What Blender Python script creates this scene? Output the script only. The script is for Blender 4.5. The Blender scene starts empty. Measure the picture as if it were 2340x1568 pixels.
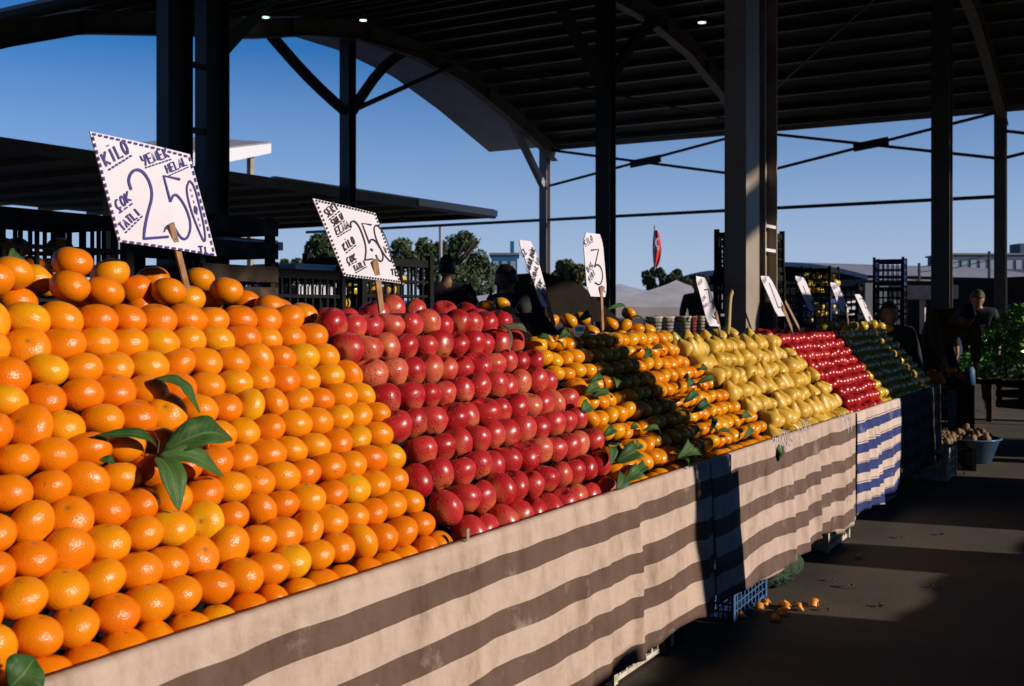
import bpy, bmesh, math, random
from mathutils import Vector, Matrix, noise
random.seed(7)
R = math.radians
sc = bpy.context.scene
COL = sc.collection

# ------------------------------------------------------------------ camera, sky, sun, exposure
# world axes: X runs along the fruit counter, Y away from the aisle, Z up
CAMZ = 1.27
SX, CX_ = 0.5095, 0.8605
FPX, U0, V0 = 2500.0, 1170.0, 711.0
cam = bpy.data.cameras.new('camera')
camo = bpy.data.objects.new('camera', cam); COL.objects.link(camo)
camo.location = (0, 0, CAMZ)
camo.rotation_euler = (R(90), 0, math.atan2(SX, CX_) - R(90))
cam.sensor_width = 36; cam.lens = 36 * FPX / 2339.0
cam.shift_y = -73.0 / 2339.0
cam.clip_start = 0.05; cam.clip_end = 2000
cam.dof.use_dof = True; cam.dof.focus_distance = 3.4; cam.dof.aperture_fstop = 9.0
sc.camera = camo

SUN_EL = R(17.0)
sun_dir = Vector((0.19 * math.cos(SUN_EL), -0.98 * math.cos(SUN_EL), math.sin(SUN_EL))).normalized()
w = bpy.data.worlds.new('World'); sc.world = w; w.use_nodes = True
nt = w.node_tree
sky = nt.nodes.new('ShaderNodeTexSky'); sky.sky_type = 'NISHITA'; sky.sun_disc = False
sky.sun_elevation = SUN_EL
sky.sun_rotation = math.atan2(sun_dir.x, sun_dir.y)
sky.air_density = 0.7; sky.dust_density = 0.05; sky.ozone_density = 5.8; sky.altitude = 0
# clear sky overhead, pale haze low on the horizon
_tc = nt.nodes.new('ShaderNodeTexCoord'); _sp = nt.nodes.new('ShaderNodeSeparateXYZ'); nt.links.new(_tc.outputs['Generated'], _sp.inputs[0])
_r = nt.nodes.new('ShaderNodeValToRGB'); nt.links.new(_sp.outputs[2], _r.inputs[0])
for _p in (0.05, 0.12): _r.color_ramp.elements.new(_p)
_r.color_ramp.elements[3].position = 0.23
for _i, _v in enumerate((0.95, 0.78, 0.44, 0.0)): _r.color_ramp.elements[_i].color = (_v, _v, _v, 1)
_m = nt.nodes.new('ShaderNodeMix'); _m.data_type = 'RGBA'; nt.links.new(_r.outputs[0], _m.inputs[0])
_t = nt.nodes.new('ShaderNodeMix'); _t.data_type = 'RGBA'; _t.blend_type = 'MULTIPLY'; _t.inputs[0].default_value = 1.0; _t.inputs[7].default_value = (0.38, 0.84, 1.02, 1)
nt.links.new(sky.outputs[0], _t.inputs[6]); nt.links.new(_t.outputs[2], _m.inputs[6]); _m.inputs[7].default_value = (4.0, 4.7, 6.3, 1)
nt.links.new(_m.outputs[2], nt.nodes['Background'].inputs[0])
nt.nodes['Background'].inputs[1].default_value = 0.118
sun = bpy.data.lights.new('sun', 'SUN'); suno = bpy.data.objects.new('sun', sun); COL.objects.link(suno)
sun.energy = 5.0; sun.angle = R(0.5); sun.color = (1.0, 0.87, 0.73)
suno.rotation_euler = sun_dir.to_track_quat('Z', 'Y').to_euler()
sc.view_settings.view_transform = 'Standard'; sc.view_settings.look = 'None'
sc.view_settings.exposure = -0.12; sc.view_settings.gamma = 1.0
sc.cycles.max_bounces = 5; sc.cycles.use_denoising = True
sc.cycles.sample_clamp_indirect = 4

# ------------------------------------------------------------------ helpers
def ray(u, v):
    k = (u - U0) / FPX
    return (CX_ + SX * k, SX - CX_ * k, -(v - V0) / FPX)
def onD(u, v, D):                      # point at distance D behind the aisle plane
    a = ray(u, v); m = D / a[1]
    return Vector((a[0] * m, D, CAMZ + a[2] * m))
def onT(u, v, T):
    a = ray(u, v); m = T / a[0]
    return Vector((T, a[1] * m, CAMZ + a[2] * m))
def onY(u, v, Y):
    a = ray(u, v)
    return Vector((a[0] * Y, a[1] * Y, CAMZ + a[2] * Y))
def onG(u, v, z=0.0):
    a = ray(u, v); m = (z - CAMZ) / a[2]
    return Vector((a[0] * m, a[1] * m, z))

def mat(name, color, rough=0.6, metal=0.0, spec=None, build=None):
    m = bpy.data.materials.new(name); m.use_nodes = True
    b = m.node_tree.nodes['Principled BSDF']
    b.inputs['Base Color'].default_value = (*color, 1)
    b.inputs['Roughness'].default_value = rough
    b.inputs['Metallic'].default_value = metal
    if spec is not None: b.inputs['Specular IOR Level'].default_value = spec
    if build: build(m.node_tree, b)
    return m
def N(t, kind, **kw):
    n = t.nodes.new(kind)
    for k, v in kw.items():
        if k in n.inputs: n.inputs[k].default_value = v
        else: setattr(n, k, v)
    return n
def ramp(t, stops, interp='LINEAR'):
    n = t.nodes.new('ShaderNodeValToRGB'); cr = n.color_ramp; cr.interpolation = interp
    while len(cr.elements) < len(stops): cr.elements.new(0.5)
    for e, (p, c) in zip(cr.elements, stops): e.position = p; e.color = (*c, 1)
    return n
def bumpy(t, b, scale, strength, dist=0.01, detail=3, coord='Object'):
    tc = N(t, 'ShaderNodeTexCoord'); no = N(t, 'ShaderNodeTexNoise', Scale=scale, Detail=detail)
    t.links.new(tc.outputs[coord], no.inputs['Vector'])
    bp = N(t, 'ShaderNodeBump', Strength=strength, Distance=dist)
    t.links.new(no.outputs[0], bp.inputs['Height']); t.links.new(bp.outputs[0], b.inputs['Normal'])
    return bp
def noisy(stops, scale=6, detail=5, bump=0.2, coord='Object', dist=0.01, rnd=0.0, bscale=None):
    def f(t, b):
        tc = N(t, 'ShaderNodeTexCoord'); no = N(t, 'ShaderNodeTexNoise', Scale=scale, Detail=detail)
        t.links.new(tc.outputs[coord], no.inputs['Vector'])
        r = ramp(t, stops)
        src = no.outputs[0]
        if rnd:
            oi = N(t, 'ShaderNodeObjectInfo'); ma = N(t, 'ShaderNodeMath', operation='MULTIPLY_ADD')
            ma.inputs[1].default_value = rnd; t.links.new(oi.outputs['Random'], ma.inputs[0])
            sb = N(t, 'ShaderNodeMath', operation='SUBTRACT'); t.links.new(no.outputs[0], sb.inputs[0]); sb.inputs[1].default_value = rnd / 2
            t.links.new(sb.outputs[0], ma.inputs[2]); src = ma.outputs[0]
        t.links.new(src, r.inputs[0]); t.links.new(r.outputs[0], b.inputs['Base Color'])
        if bump: bumpy(t, b, bscale or scale * 4, bump, dist, coord=coord)
    return f

def fruit_mat(name, stops, rough, bscale, bstr, stem=None, drops=False, speckle=None, coat=0.0, button=False):
    def f(t, b):
        tc = N(t, 'ShaderNodeTexCoord'); oi = N(t, 'ShaderNodeObjectInfo')
        ad = N(t, 'ShaderNodeVectorMath', operation='ADD')
        sc_ = N(t, 'ShaderNodeVectorMath', operation='SCALE'); sc_.inputs['Scale'].default_value = 37.0
        cb = N(t, 'ShaderNodeCombineXYZ'); t.links.new(oi.outputs['Random'], cb.inputs[0]); t.links.new(oi.outputs['Random'], cb.inputs[2])
        t.links.new(cb.outputs[0], sc_.inputs[0]); t.links.new(tc.outputs['Object'], ad.inputs[0]); t.links.new(sc_.outputs[0], ad.inputs[1])
        no = N(t, 'ShaderNodeTexNoise', Scale=22.0, Detail=4.0); t.links.new(ad.outputs[0], no.inputs['Vector'])
        m1 = N(t, 'ShaderNodeMath', operation='MULTIPLY'); t.links.new(no.outputs[0], m1.inputs[0]); m1.inputs[1].default_value = 0.45
        m2 = N(t, 'ShaderNodeMath', operation='MULTIPLY_ADD'); t.links.new(oi.outputs['Random'], m2.inputs[0]); m2.inputs[1].default_value = 0.75
        t.links.new(m1.outputs[0], m2.inputs[2])
        r = ramp(t, stops); t.links.new(m2.outputs[0], r.inputs[0]); col = r.outputs[0]
        if speckle:
            vo = N(t, 'ShaderNodeTexVoronoi', Scale=speckle[0]); t.links.new(ad.outputs[0], vo.inputs['Vector'])
            rr = ramp(t, [(0.0, (1, 1, 1)), (speckle[1], (0, 0, 0))]); t.links.new(vo.outputs['Distance'], rr.inputs[0])
            mx = N(t, 'ShaderNodeMix', data_type='RGBA'); t.links.new(rr.outputs[0], mx.inputs[0]); t.links.new(col, mx.inputs[6])
            mx.inputs[7].default_value = (*speckle[2], 1); col = mx.outputs[2]
        if stem:
            sp = N(t, 'ShaderNodeSeparateXYZ'); t.links.new(tc.outputs['Object'], sp.inputs[0])
            mp = N(t, 'ShaderNodeMapRange'); mp.inputs[1].default_value = stem[0]; mp.inputs[2].default_value = stem[1]
            t.links.new(sp.outputs[2], mp.inputs[0])
            mm = N(t, 'ShaderNodeMath', operation='MULTIPLY'); t.links.new(mp.outputs[0], mm.inputs[0]); t.links.new(no.outputs[0], mm.inputs[1])
            mx = N(t, 'ShaderNodeMix', data_type='RGBA'); t.links.new(mm.outputs[0], mx.inputs[0]); t.links.new(col, mx.inputs[6])
            mx.inputs[7].default_value = (*stem[2], 1); col = mx.outputs[2]
        if button:
            sp = N(t, 'ShaderNodeSeparateXYZ'); t.links.new(tc.outputs['Object'], sp.inputs[0])
            cx = N(t, 'ShaderNodeCombineXYZ'); t.links.new(sp.outputs[0], cx.inputs[0]); t.links.new(sp.outputs[1], cx.inputs[1])
            ln = N(t, 'ShaderNodeVectorMath', operation='LENGTH'); t.links.new(cx.outputs[0], ln.inputs[0])
            ra = ramp(t, [(0.0, (1, 1, 1)), (0.0028, (1, 1, 1)), (0.0045, (0, 0, 0))]); t.links.new(ln.outputs['Value'], ra.inputs[0])
            gt = N(t, 'ShaderNodeMath', operation='GREATER_THAN'); gt.inputs[1].default_value = 0.0; t.links.new(sp.outputs[2], gt.inputs[0])
            ml = N(t, 'ShaderNodeMath', operation='MULTIPLY'); t.links.new(ra.outputs[0], ml.inputs[0]); t.links.new(gt.outputs[0], ml.inputs[1])
            mx = N(t, 'ShaderNodeMix', data_type='RGBA'); t.links.new(ml.outputs[0], mx.inputs[0]); t.links.new(col, mx.inputs[6]); mx.inputs[7].default_value = (0.16, 0.12, 0.03, 1); col = mx.outputs[2]
            n9 = N(t, 'ShaderNodeTexNoise', Scale=60.0, Detail=3.0); t.links.new(ad.outputs[0], n9.inputs['Vector'])
            r9 = ramp(t, [(0.70, (0, 0, 0)), (0.74, (0.6, 0.6, 0.6))]); t.links.new(n9.outputs[0], r9.inputs[0])
            mx = N(t, 'ShaderNodeMix', data_type='RGBA'); t.links.new(r9.outputs[0], mx.inputs[0]); t.links.new(col, mx.inputs[6]); mx.inputs[7].default_value = (0.30, 0.13, 0.03, 1); col = mx.outputs[2]
        t.links.new(col, b.inputs['Base Color'])
        vo = N(t, 'ShaderNodeTexNoise', Scale=bscale, Detail=2.0); t.links.new(ad.outputs[0], vo.inputs['Vector'])
        bp = N(t, 'ShaderNodeBump', Strength=bstr, Distance=0.004); t.links.new(vo.outputs[0], bp.inputs['Height'])
        last = bp
        if drops:
            v2 = N(t, 'ShaderNodeTexVoronoi', Scale=95.0); t.links.new(ad.outputs[0], v2.inputs['Vector'])
            n3 = N(t, 'ShaderNodeTexNoise', Scale=28.0, Detail=1.0); t.links.new(ad.outputs[0], n3.inputs['Vector'])
            r3 = ramp(t, [(0.50, (0, 0, 0)), (0.56, (1, 1, 1))]); t.links.new(n3.outputs[0], r3.inputs[0])
            r2 = ramp(t, [(0.0, (1, 1, 1)), (0.24, (0.8, 0.8, 0.8)), (0.32, (0, 0, 0))]); t.links.new(v2.outputs['Distance'], r2.inputs[0])
            mu = N(t, 'ShaderNodeMath', operation='MULTIPLY'); t.links.new(r2.outputs[0], mu.inputs[0]); t.links.new(r3.outputs[0], mu.inputs[1])
            b2 = N(t, 'ShaderNodeBump', Strength=0.9, Distance=0.003); t.links.new(mu.outputs[0], b2.inputs['Height'])
            t.links.new(bp.outputs[0], b2.inputs['Normal']); last = b2
        t.links.new(last.outputs[0], b.inputs['Normal'])
        if button: b.inputs['Specular IOR Level'].default_value = 0.46
        b.inputs['Coat Weight'].default_value = coat; b.inputs['Coat Roughness'].default_value = 0.12
    return mat(name, (0.5, 0.5, 0.5), rough, build=f)

M = {}
M['orange'] = fruit_mat('orange_peel', [(0.0, (0.70, 0.125, 0.001)), (0.5, (0.76, 0.195, 0.002)), (0.9, (0.78, 0.27, 0.003)), (1.0, (0.74, 0.36, 0.006))], 0.24, 330, 0.30, coat=0.0, button=True)
M['mandarin'] = fruit_mat('mandarin_peel', [(0.0, (0.74, 0.19, 0.002)), (0.5, (0.78, 0.27, 0.003)), (1.0, (0.78, 0.36, 0.006))], 0.22, 300, 0.2, coat=0.0, button=True)
M['apple'] = fruit_mat('red_apple_skin', [(0.0, (0.27, 0.005, 0.008)), (0.45, (0.43, 0.014, 0.019)), (0.85, (0.50, 0.032, 0.030)), (1.0, (0.58, 0.13, 0.06))], 0.33, 90, 0.05, stem=(-0.012, -0.045, (0.62, 0.25, 0.08)), drops=True, speckle=(150, 0.16, (0.55, 0.14, 0.09)), coat=0.1)
M['apple2'] = fruit_mat('crimson_apple_skin', [(0.0, (0.26, 0.003, 0.006)), (0.6, (0.42, 0.008, 0.012)), (1.0, (0.5, 0.03, 0.02))], 0.30, 90, 0.08, coat=0.08)
M['yapple'] = fruit_mat('yellow_apple_skin', [(0.0, (0.62, 0.42, 0.03)), (1.0, (0.74, 0.50, 0.05))], 0.25, 90, 0.03, speckle=(160, 0.12, (0.35, 0.28, 0.06)), coat=0.4)
M['pear'] = fruit_mat('pear_skin', [(0.0, (0.60, 0.35, 0.035)), (0.5, (0.70, 0.44, 0.055)), (0.92, (0.68, 0.40, 0.06)), (1.0, (0.42, 0.37, 0.05))], 0.40, 70, 0.18, speckle=(170, 0.13, (0.42, 0.28, 0.07)))
M['stem'] = mat('fruit_stem', (0.07, 0.04, 0.02), 0.8)
def leaf_mat(t, b):
    uv = N(t, 'ShaderNodeUVMap'); sp = N(t, 'ShaderNodeSeparateXYZ'); t.links.new(uv.outputs[0], sp.inputs[0])
    ab = N(t, 'ShaderNodeMath', operation='ABSOLUTE'); t.links.new(sp.outputs[0], ab.inputs[0])
    oi = N(t, 'ShaderNodeObjectInfo'); tc = N(t, 'ShaderNodeTexCoord'); no = N(t, 'ShaderNodeTexNoise', Scale=30.0, Detail=4.0); t.links.new(tc.outputs['Object'], no.inputs['Vector'])
    ma = N(t, 'ShaderNodeMath', operation='MULTIPLY_ADD'); t.links.new(oi.outputs['Random'], ma.inputs[0]); ma.inputs[1].default_value = 0.5; t.links.new(no.outputs[0], ma.inputs[2])
    r = ramp(t, [(0.35, (0.012, 0.042, 0.010)), (0.7, (0.028, 0.080, 0.018)), (1.0, (0.060, 0.12, 0.030))]); t.links.new(ma.outputs[0], r.inputs[0])
    # side veins run obliquely from the midrib
    m2 = N(t, 'ShaderNodeMath', operation='MULTIPLY_ADD'); t.links.new(ab.outputs[0], m2.inputs[0]); m2.inputs[1].default_value = -0.22; t.links.new(sp.outputs[1], m2.inputs[2])
    m3 = N(t, 'ShaderNodeMath', operation='MULTIPLY'); t.links.new(m2.outputs[0], m3.inputs[0]); m3.inputs[1].default_value = 62.0
    sn = N(t, 'ShaderNodeMath', operation='SINE'); t.links.new(m3.outputs[0], sn.inputs[0])
    rv = ramp(t, [(0.90, (0, 0, 0)), (1.0, (0.5, 0.5, 0.5))]); t.links.new(sn.outputs[0], rv.inputs[0])
    rm = ramp(t, [(0.0, (1, 1, 1)), (0.05, (0.8, 0.8, 0.8)), (0.09, (0, 0, 0))]); t.links.new(ab.outputs[0], rm.inputs[0])
    mxv = N(t, 'ShaderNodeMath', operation='MAXIMUM'); t.links.new(rv.outputs[0], mxv.inputs[0]); t.links.new(rm.outputs[0], mxv.inputs[1])
    mx = N(t, 'ShaderNodeMix', data_type='RGBA'); t.links.new(mxv.outputs[0], mx.inputs[0]); t.links.new(r.outputs[0], mx.inputs[6]); mx.inputs[7].default_value = (0.09, 0.16, 0.05, 1)
    t.links.new(mx.outputs[2], b.inputs['Base Color'])
    bp = N(t, 'ShaderNodeBump', Strength=0.4, Distance=0.002); t.links.new(mxv.outputs[0], bp.inputs['Height']); t.links.new(bp.outputs[0], b.inputs['Normal'])
M['leaf'] = mat('leaf_green', (0.03, 0.09, 0.02), 0.5, spec=0.2, build=leaf_mat)
M['leaf_dry'] = mat('dry_leaf', (0.08, 0.06, 0.025), 0.7, build=noisy([(0.3, (0.035, 0.030, 0.014)), (0.7, (0.13, 0.11, 0.045))], 30, 3, 0.3))
M['flesh'] = mat('peeled_flesh', (0.75, 0.40, 0.20), 0.5, build=noisy([(0.35, (0.80, 0.45, 0.28)), (0.7, (0.75, 0.20, 0.06))], 40, 3, 0.5, dist=0.003))

def stripe_mat(name, beige, dark, bands, lines=None):
    # bands: list of (start, end) in metres below the hem fold, read from UV.y
    def f(t, b):
        uv = N(t, 'ShaderNodeUVMap'); sp = N(t, 'ShaderNodeSeparateXYZ'); t.links.new(uv.outputs[0], sp.inputs[0])
        no = N(t, 'ShaderNodeTexNoise', Scale=2.2, Detail=2.0); t.links.new(uv.outputs[0], no.inputs['Vector'])
        ma = N(t, 'ShaderNodeMath', operation='MULTIPLY_ADD'); t.links.new(no.outputs[0], ma.inputs[0]); ma.inputs[1].default_value = 0.02
        t.links.new(sp.outputs[1], ma.inputs[2])
        su = N(t, 'ShaderNodeMath', operation='SUBTRACT'); t.links.new(ma.outputs[0], su.inputs[0]); su.inputs[1].default_value = 0.01
        pos = su.outputs[0]
        stops = [(0.0, beige)]
        for a, c in bands: stops += [(a, dark), (c, beige)]
        stops = stops[:32]
        r = ramp(t, stops, 'CONSTANT'); t.links.new(pos, r.inputs[0]); col = r.outputs[0]
        if lines:
            st = [(0.0, (0, 0, 0))]
            for a in lines: st += [(a, (1, 1, 1)), (a + 0.003, (0, 0, 0))]
            r2 = ramp(t, st[:32], 'CONSTANT'); t.links.new(pos, r2.inputs[0])
            mx = N(t, 'ShaderNodeMix', data_type='RGBA'); t.links.new(r2.outputs[0], mx.inputs[0]); t.links.new(col, mx.inputs[6]); mx.inputs[7].default_value = (*dark, 1); col = mx.outputs[2]
        # faint slubs, grime and chalky scuffs of the worn cloth
        n2 = N(t, 'ShaderNodeTexNoise', Scale=3.0, Detail=6.0, Roughness=0.65)
        mp = N(t, 'ShaderNodeMapping'); mp.inputs['Scale'].default_value = (3.2, 1.4, 1)
        t.links.new(uv.outputs[0], mp.inputs[0]); t.links.new(mp.outputs[0], n2.inputs['Vector'])
        r3 = ramp(t, [(0.28, (0.48, 0.43, 0.38)), (0.42, (0.78, 0.75, 0.70)), (0.55, (0.95, 0.94, 0.92)), (0.7, (1, 1, 1))]); t.links.new(n2.outputs[0], r3.inputs[0])
        mx = N(t, 'ShaderNodeMix', data_type='RGBA', blend_type='MULTIPLY'); mx.inputs[0].default_value = 0.9
        t.links.new(col, mx.inputs[6]); t.links.new(r3.outputs[0], mx.inputs[7]); col = mx.outputs[2]
        n4 = N(t, 'ShaderNodeTexNoise', Scale=5.0, Detail=7.0, Roughness=0.7); t.links.new(uv.outputs[0], n4.inputs['Vector'])
        r4 = ramp(t, [(0.58, (0, 0, 0)), (0.75, (0.6, 0.6, 0.6))]); t.links.new(n4.outputs[0], r4.inputs[0])
        mx = N(t, 'ShaderNodeMix', data_type='RGBA'); t.links.new(r4.outputs[0], mx.inputs[0]); t.links.new(col, mx.inputs[6]); mx.inputs[7].default_value = (0.5, 0.42, 0.36, 1); col = mx.outputs[2]
        t.links.new(col, b.inputs['Base Color'])
        wv = N(t, 'ShaderNodeTexNoise', Scale=1.0, Detail=2.0); m5 = N(t, 'ShaderNodeMapping'); m5.inputs['Scale'].default_value = (60, 420, 1)
        t.links.new(uv.outputs[0], m5.inputs[0]); t.links.new(m5.outputs[0], wv.inputs['Vector'])
        bp = N(t, 'ShaderNodeBump', Strength=0.35, Distance=0.002); t.links.new(wv.outputs[0], bp.inputs['Height'])
        n6 = N(t, 'ShaderNodeTexNoise', Scale=9.0, Detail=4.0); t.links.new(uv.outputs[0], n6.inputs['Vector'])
        b2 = N(t, 'ShaderNodeBump', Strength=0.6, Distance=0.03); t.links.new(n6.outputs[0], b2.inputs['Height']); t.links.new(bp.outputs[0], b2.inputs['Normal'])
        t.links.new(b2.outputs[0], b.inputs['Normal'])
    return mat(name, beige, 0.9, spec=0.2, build=f)
M['cloth'] = stripe_mat('brown_striped_cloth', (0.53, 0.405, 0.345), (0.140, 0.090, 0.072), [(0.061, 0.125), (0.202, 0.266), (0.343, 0.413), (0.50, 0.57), (0.64, 0.71)])
M['cloth2'] = stripe_mat('brown_striped_cloth_b', (0.53, 0.41, 0.36), (0.150, 0.100, 0.084), [(0.065, 0.135), (0.215, 0.285), (0.36, 0.43), (0.505, 0.575)])
_b = [0.055, 0.17, 0.285, 0.40, 0.515]
M['cloth3'] = stripe_mat('blue_striped_cloth', (0.64, 0.52, 0.47), (0.035, 0.055, 0.20), [(a, a + 0.055) for a in _b], [a - 0.010 for a in _b] + [a + 0.063 for a in _b])
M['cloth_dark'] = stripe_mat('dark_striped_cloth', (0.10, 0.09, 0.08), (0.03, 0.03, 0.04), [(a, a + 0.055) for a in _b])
M['card'] = mat('sign_card', (0.72, 0.70, 0.80), 0.7, build=noisy([(0.3, (0.66, 0.64, 0.74)), (0.7, (0.74, 0.72, 0.82))], 8, 4, 0.15))
M['ink_blue'] = mat('blue_marker_ink', (0.03, 0.03, 0.22), 0.6)
M['ink_black'] = mat('black_marker_ink', (0.02, 0.015, 0.03), 0.6)
M['stick'] = mat('raw_wood_stick', (0.35, 0.20, 0.10), 0.7, build=noisy([(0.3, (0.24, 0.12, 0.06)), (0.7, (0.42, 0.26, 0.14))], 25, 4, 0.3))
M['wood'] = mat('crate_wood', (0.06, 0.04, 0.03), 0.85, spec=0.2, build=noisy([(0.3, (0.018, 0.013, 0.010)), (0.5, (0.045, 0.033, 0.024)), (0.75, (0.11, 0.075, 0.05))], 9, 6, 0.4))
M['plastic_black'] = mat('black_crate_plastic', (0.008, 0.009, 0.010), 0.75, spec=0.15)
M['plastic_blue'] = mat('blue_crate_plastic', (0.010, 0.035, 0.15), 0.6)
M['plastic_teal'] = mat('faded_blue_crate_plastic', (0.03, 0.10, 0.24), 0.6)
M['plastic_white'] = mat('white_crate_plastic', (0.62, 0.56, 0.48), 0.5, build=noisy([(0.35, (0.40, 0.34, 0.27)), (0.6, (0.66, 0.60, 0.52))], 14, 4, 0.1))
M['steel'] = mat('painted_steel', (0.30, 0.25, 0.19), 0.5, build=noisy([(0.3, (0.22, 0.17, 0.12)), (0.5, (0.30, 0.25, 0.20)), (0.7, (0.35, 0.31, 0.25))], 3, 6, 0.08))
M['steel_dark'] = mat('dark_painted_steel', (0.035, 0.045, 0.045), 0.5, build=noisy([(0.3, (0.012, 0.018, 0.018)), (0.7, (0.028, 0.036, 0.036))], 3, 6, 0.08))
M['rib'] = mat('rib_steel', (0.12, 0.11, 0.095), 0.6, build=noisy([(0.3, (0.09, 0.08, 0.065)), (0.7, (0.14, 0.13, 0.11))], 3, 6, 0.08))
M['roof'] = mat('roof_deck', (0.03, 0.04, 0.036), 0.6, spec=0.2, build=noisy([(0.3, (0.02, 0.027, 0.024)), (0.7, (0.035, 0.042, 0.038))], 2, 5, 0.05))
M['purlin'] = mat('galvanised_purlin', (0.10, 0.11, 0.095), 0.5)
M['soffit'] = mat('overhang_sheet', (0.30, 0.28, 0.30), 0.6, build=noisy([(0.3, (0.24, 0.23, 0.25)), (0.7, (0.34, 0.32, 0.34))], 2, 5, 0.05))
M['white_sheet'] = mat('white_metal_sheet', (0.75, 0.74, 0.76), 0.5)
M['tarp'] = mat('white_tarp', (0.66, 0.64, 0.66), 0.7, build=noisy([(0.3, (0.5, 0.48, 0.5)), (0.7, (0.7, 0.68, 0.7))], 1.5, 5, 0.3))
M['lamp'] = mat('lamp_glass', (0.8, 1, 0.95), 0.4)
_l = M['lamp'].node_tree.nodes['Principled BSDF']; _l.inputs['Emission Color'].default_value = (0.65, 1, 0.88, 1); _l.inputs['Emission Strength'].default_value = 2.0
M['dark'] = mat('dark_surface', (0.010, 0.009, 0.009), 0.95, spec=0.05)
M['bark'] = mat('tree_bark', (0.06, 0.045, 0.03), 0.9)
M['potato'] = mat('potato_skin', (0.22, 0.13, 0.06), 0.8, build=noisy([(0.3, (0.13, 0.08, 0.04)), (0.7, (0.28, 0.18, 0.09))], 18, 4, 0.3))
M['peel'] = mat('orange_peel_scrap', (0.80, 0.30, 0.02), 0.5)
M['skin'] = mat('skin', (0.34, 0.17, 0.10), 0.55, build=noisy([(0.3, (0.30, 0.14, 0.08)), (0.7, (0.38, 0.20, 0.12))], 20, 3, 0.1))
M['hair'] = mat('dark_hair', (0.012, 0.010, 0.009), 0.5)
M['hair_grey'] = mat('greying_hair', (0.05, 0.035, 0.025), 0.7)
M['black_fabric'] = mat('black_fabric', (0.014, 0.014, 0.017), 0.9, build=noisy([(0.3, (0.010, 0.010, 0.012)), (0.7, (0.026, 0.026, 0.03))], 10, 4, 0.4))
M['olive_fabric'] = mat('olive_knit', (0.11, 0.085, 0.03), 0.95, build=noisy([(0.3, (0.08, 0.06, 0.02)), (0.7, (0.15, 0.11, 0.04))], 30, 4, 0.5))
M['white_fabric'] = mat('white_fabric', (0.6, 0.6, 0.62), 0.9)
M['blue_fabric'] = mat('navy_fabric', (0.012, 0.016, 0.03), 0.9)

class MB:
    def __init__(s): s.v = []; s.f = []; s.uv = None
    def box(s, c, size, rot=None):
        i = len(s.v); hx, hy, hz = size[0] / 2, size[1] / 2, size[2] / 2
        for dx in (-hx, hx):
            for dy in (-hy, hy):
                for dz in (-hz, hz):
                    p = Vector((dx, dy, dz))
                    if rot is not None: p = rot @ p
                    s.v.append(p + Vector(c))
        s.f += [tuple(i + q for q in f) for f in ((0, 1, 3, 2), (4, 6, 7, 5), (0, 4, 5, 1), (2, 3, 7, 6), (0, 2, 6, 4), (1, 5, 7, 3))]
        return s
    def bar(s, a, b, w, h=None, up=(0, 0, 1)):
        a, b = Vector(a), Vector(b); h = h or w
        d = (b - a); L = d.length; d.normalize(); up = Vector(up)
        if abs(d.dot(up)) > 0.98: up = Vector((1, 0, 0))
        y = up.cross(d).normalized(); z = d.cross(y)
        return s.box((a + b) / 2, (L, w, h), Matrix((d, y, z)).transposed())
    def tube(s, pts, r, n=8, cap=True):
        pts = [Vector(p) for p in pts]; rs = r if isinstance(r, (list, tuple)) else [r] * len(pts)
        base = len(s.v); prev = None
        for j, p in enumerate(pts):
            d = (pts[min(j + 1, len(pts) - 1)] - pts[max(j - 1, 0)]).normalized()
            a = prev if prev is not None else (Vector((0, 0, 1)) if abs(d.z) < 0.9 else Vector((1, 0, 0)))
            x = (a - d * a.dot(d)).normalized(); prev = x; y = d.cross(x)
            for q in range(n):
                an = 2 * math.pi * q / n
                s.v.append(p + (x * math.cos(an) + y * math.sin(an)) * rs[j])
        for j in range(len(pts) - 1):
            for q in range(n):
                a = base + j * n + q; b = base + j * n + (q + 1) % n
                s.f.append((a, b, b + n, a + n))
        if cap:
            s.f.append(tuple(base + q for q in reversed(range(n)))); e = base + (len(pts) - 1) * n
            s.f.append(tuple(e + q for q in range(n)))
        return s
    def lathe(s, c, prof, n=20, squash=1.0):
        base = len(s.v); c = Vector(c)
        for r, z in prof:
            for q in range(n):
                an = 2 * math.pi * q / n
                s.v.append(c + Vector((r * math.cos(an), r * math.sin(an) * squash, z)))
        for j in range(len(prof) - 1):
            for q in range(n):
                a = base + j * n + q; b = base + j * n + (q + 1) % n
                s.f.append((a, b, b + n, a + n))
        return s
    def quad(s, a, b, c, d):
        i = len(s.v); s.v += [Vector(a), Vector(b), Vector(c), Vector(d)]; s.f.append((i, i + 1, i + 2, i + 3)); return s
    def add(s, verts, faces):
        i = len(s.v); s.v += [Vector(p) for p in verts]; s.f += [tuple(i + q for q in f) for f in faces]; return s
    def mesh(s, name, smooth=False):
        me = bpy.data.meshes.new(name); me.from_pydata([tuple(p) for p in s.v], [], s.f); me.update()
        if smooth:
            me.polygons.foreach_set('use_smooth', [True] * len(me.polygons))
        return me
    def build(s, name, m, parent=None, smooth=False, loc=None, bevel=0):
        if loc is not None:
            L = Vector(loc); s.v = [p - L for p in s.v]
        o = bpy.data.objects.new(name, s.mesh(name, smooth)); COL.objects.link(o)
        if m: o.data.materials.append(m)
        if loc is not None: o.location = loc
        if parent: o.parent = parent
        if bevel:
            b = o.modifiers.new('bevel', 'BEVEL'); b.width = bevel; b.segments = 2; b.limit_method = 'ANGLE'
        return o
def tag(o, label=None, cat=None, group=None, kind=None):
    if label: o['label'] = label
    if cat: o['category'] = cat
    if group: o['group'] = group
    if kind: o['kind'] = kind
    return o
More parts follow.
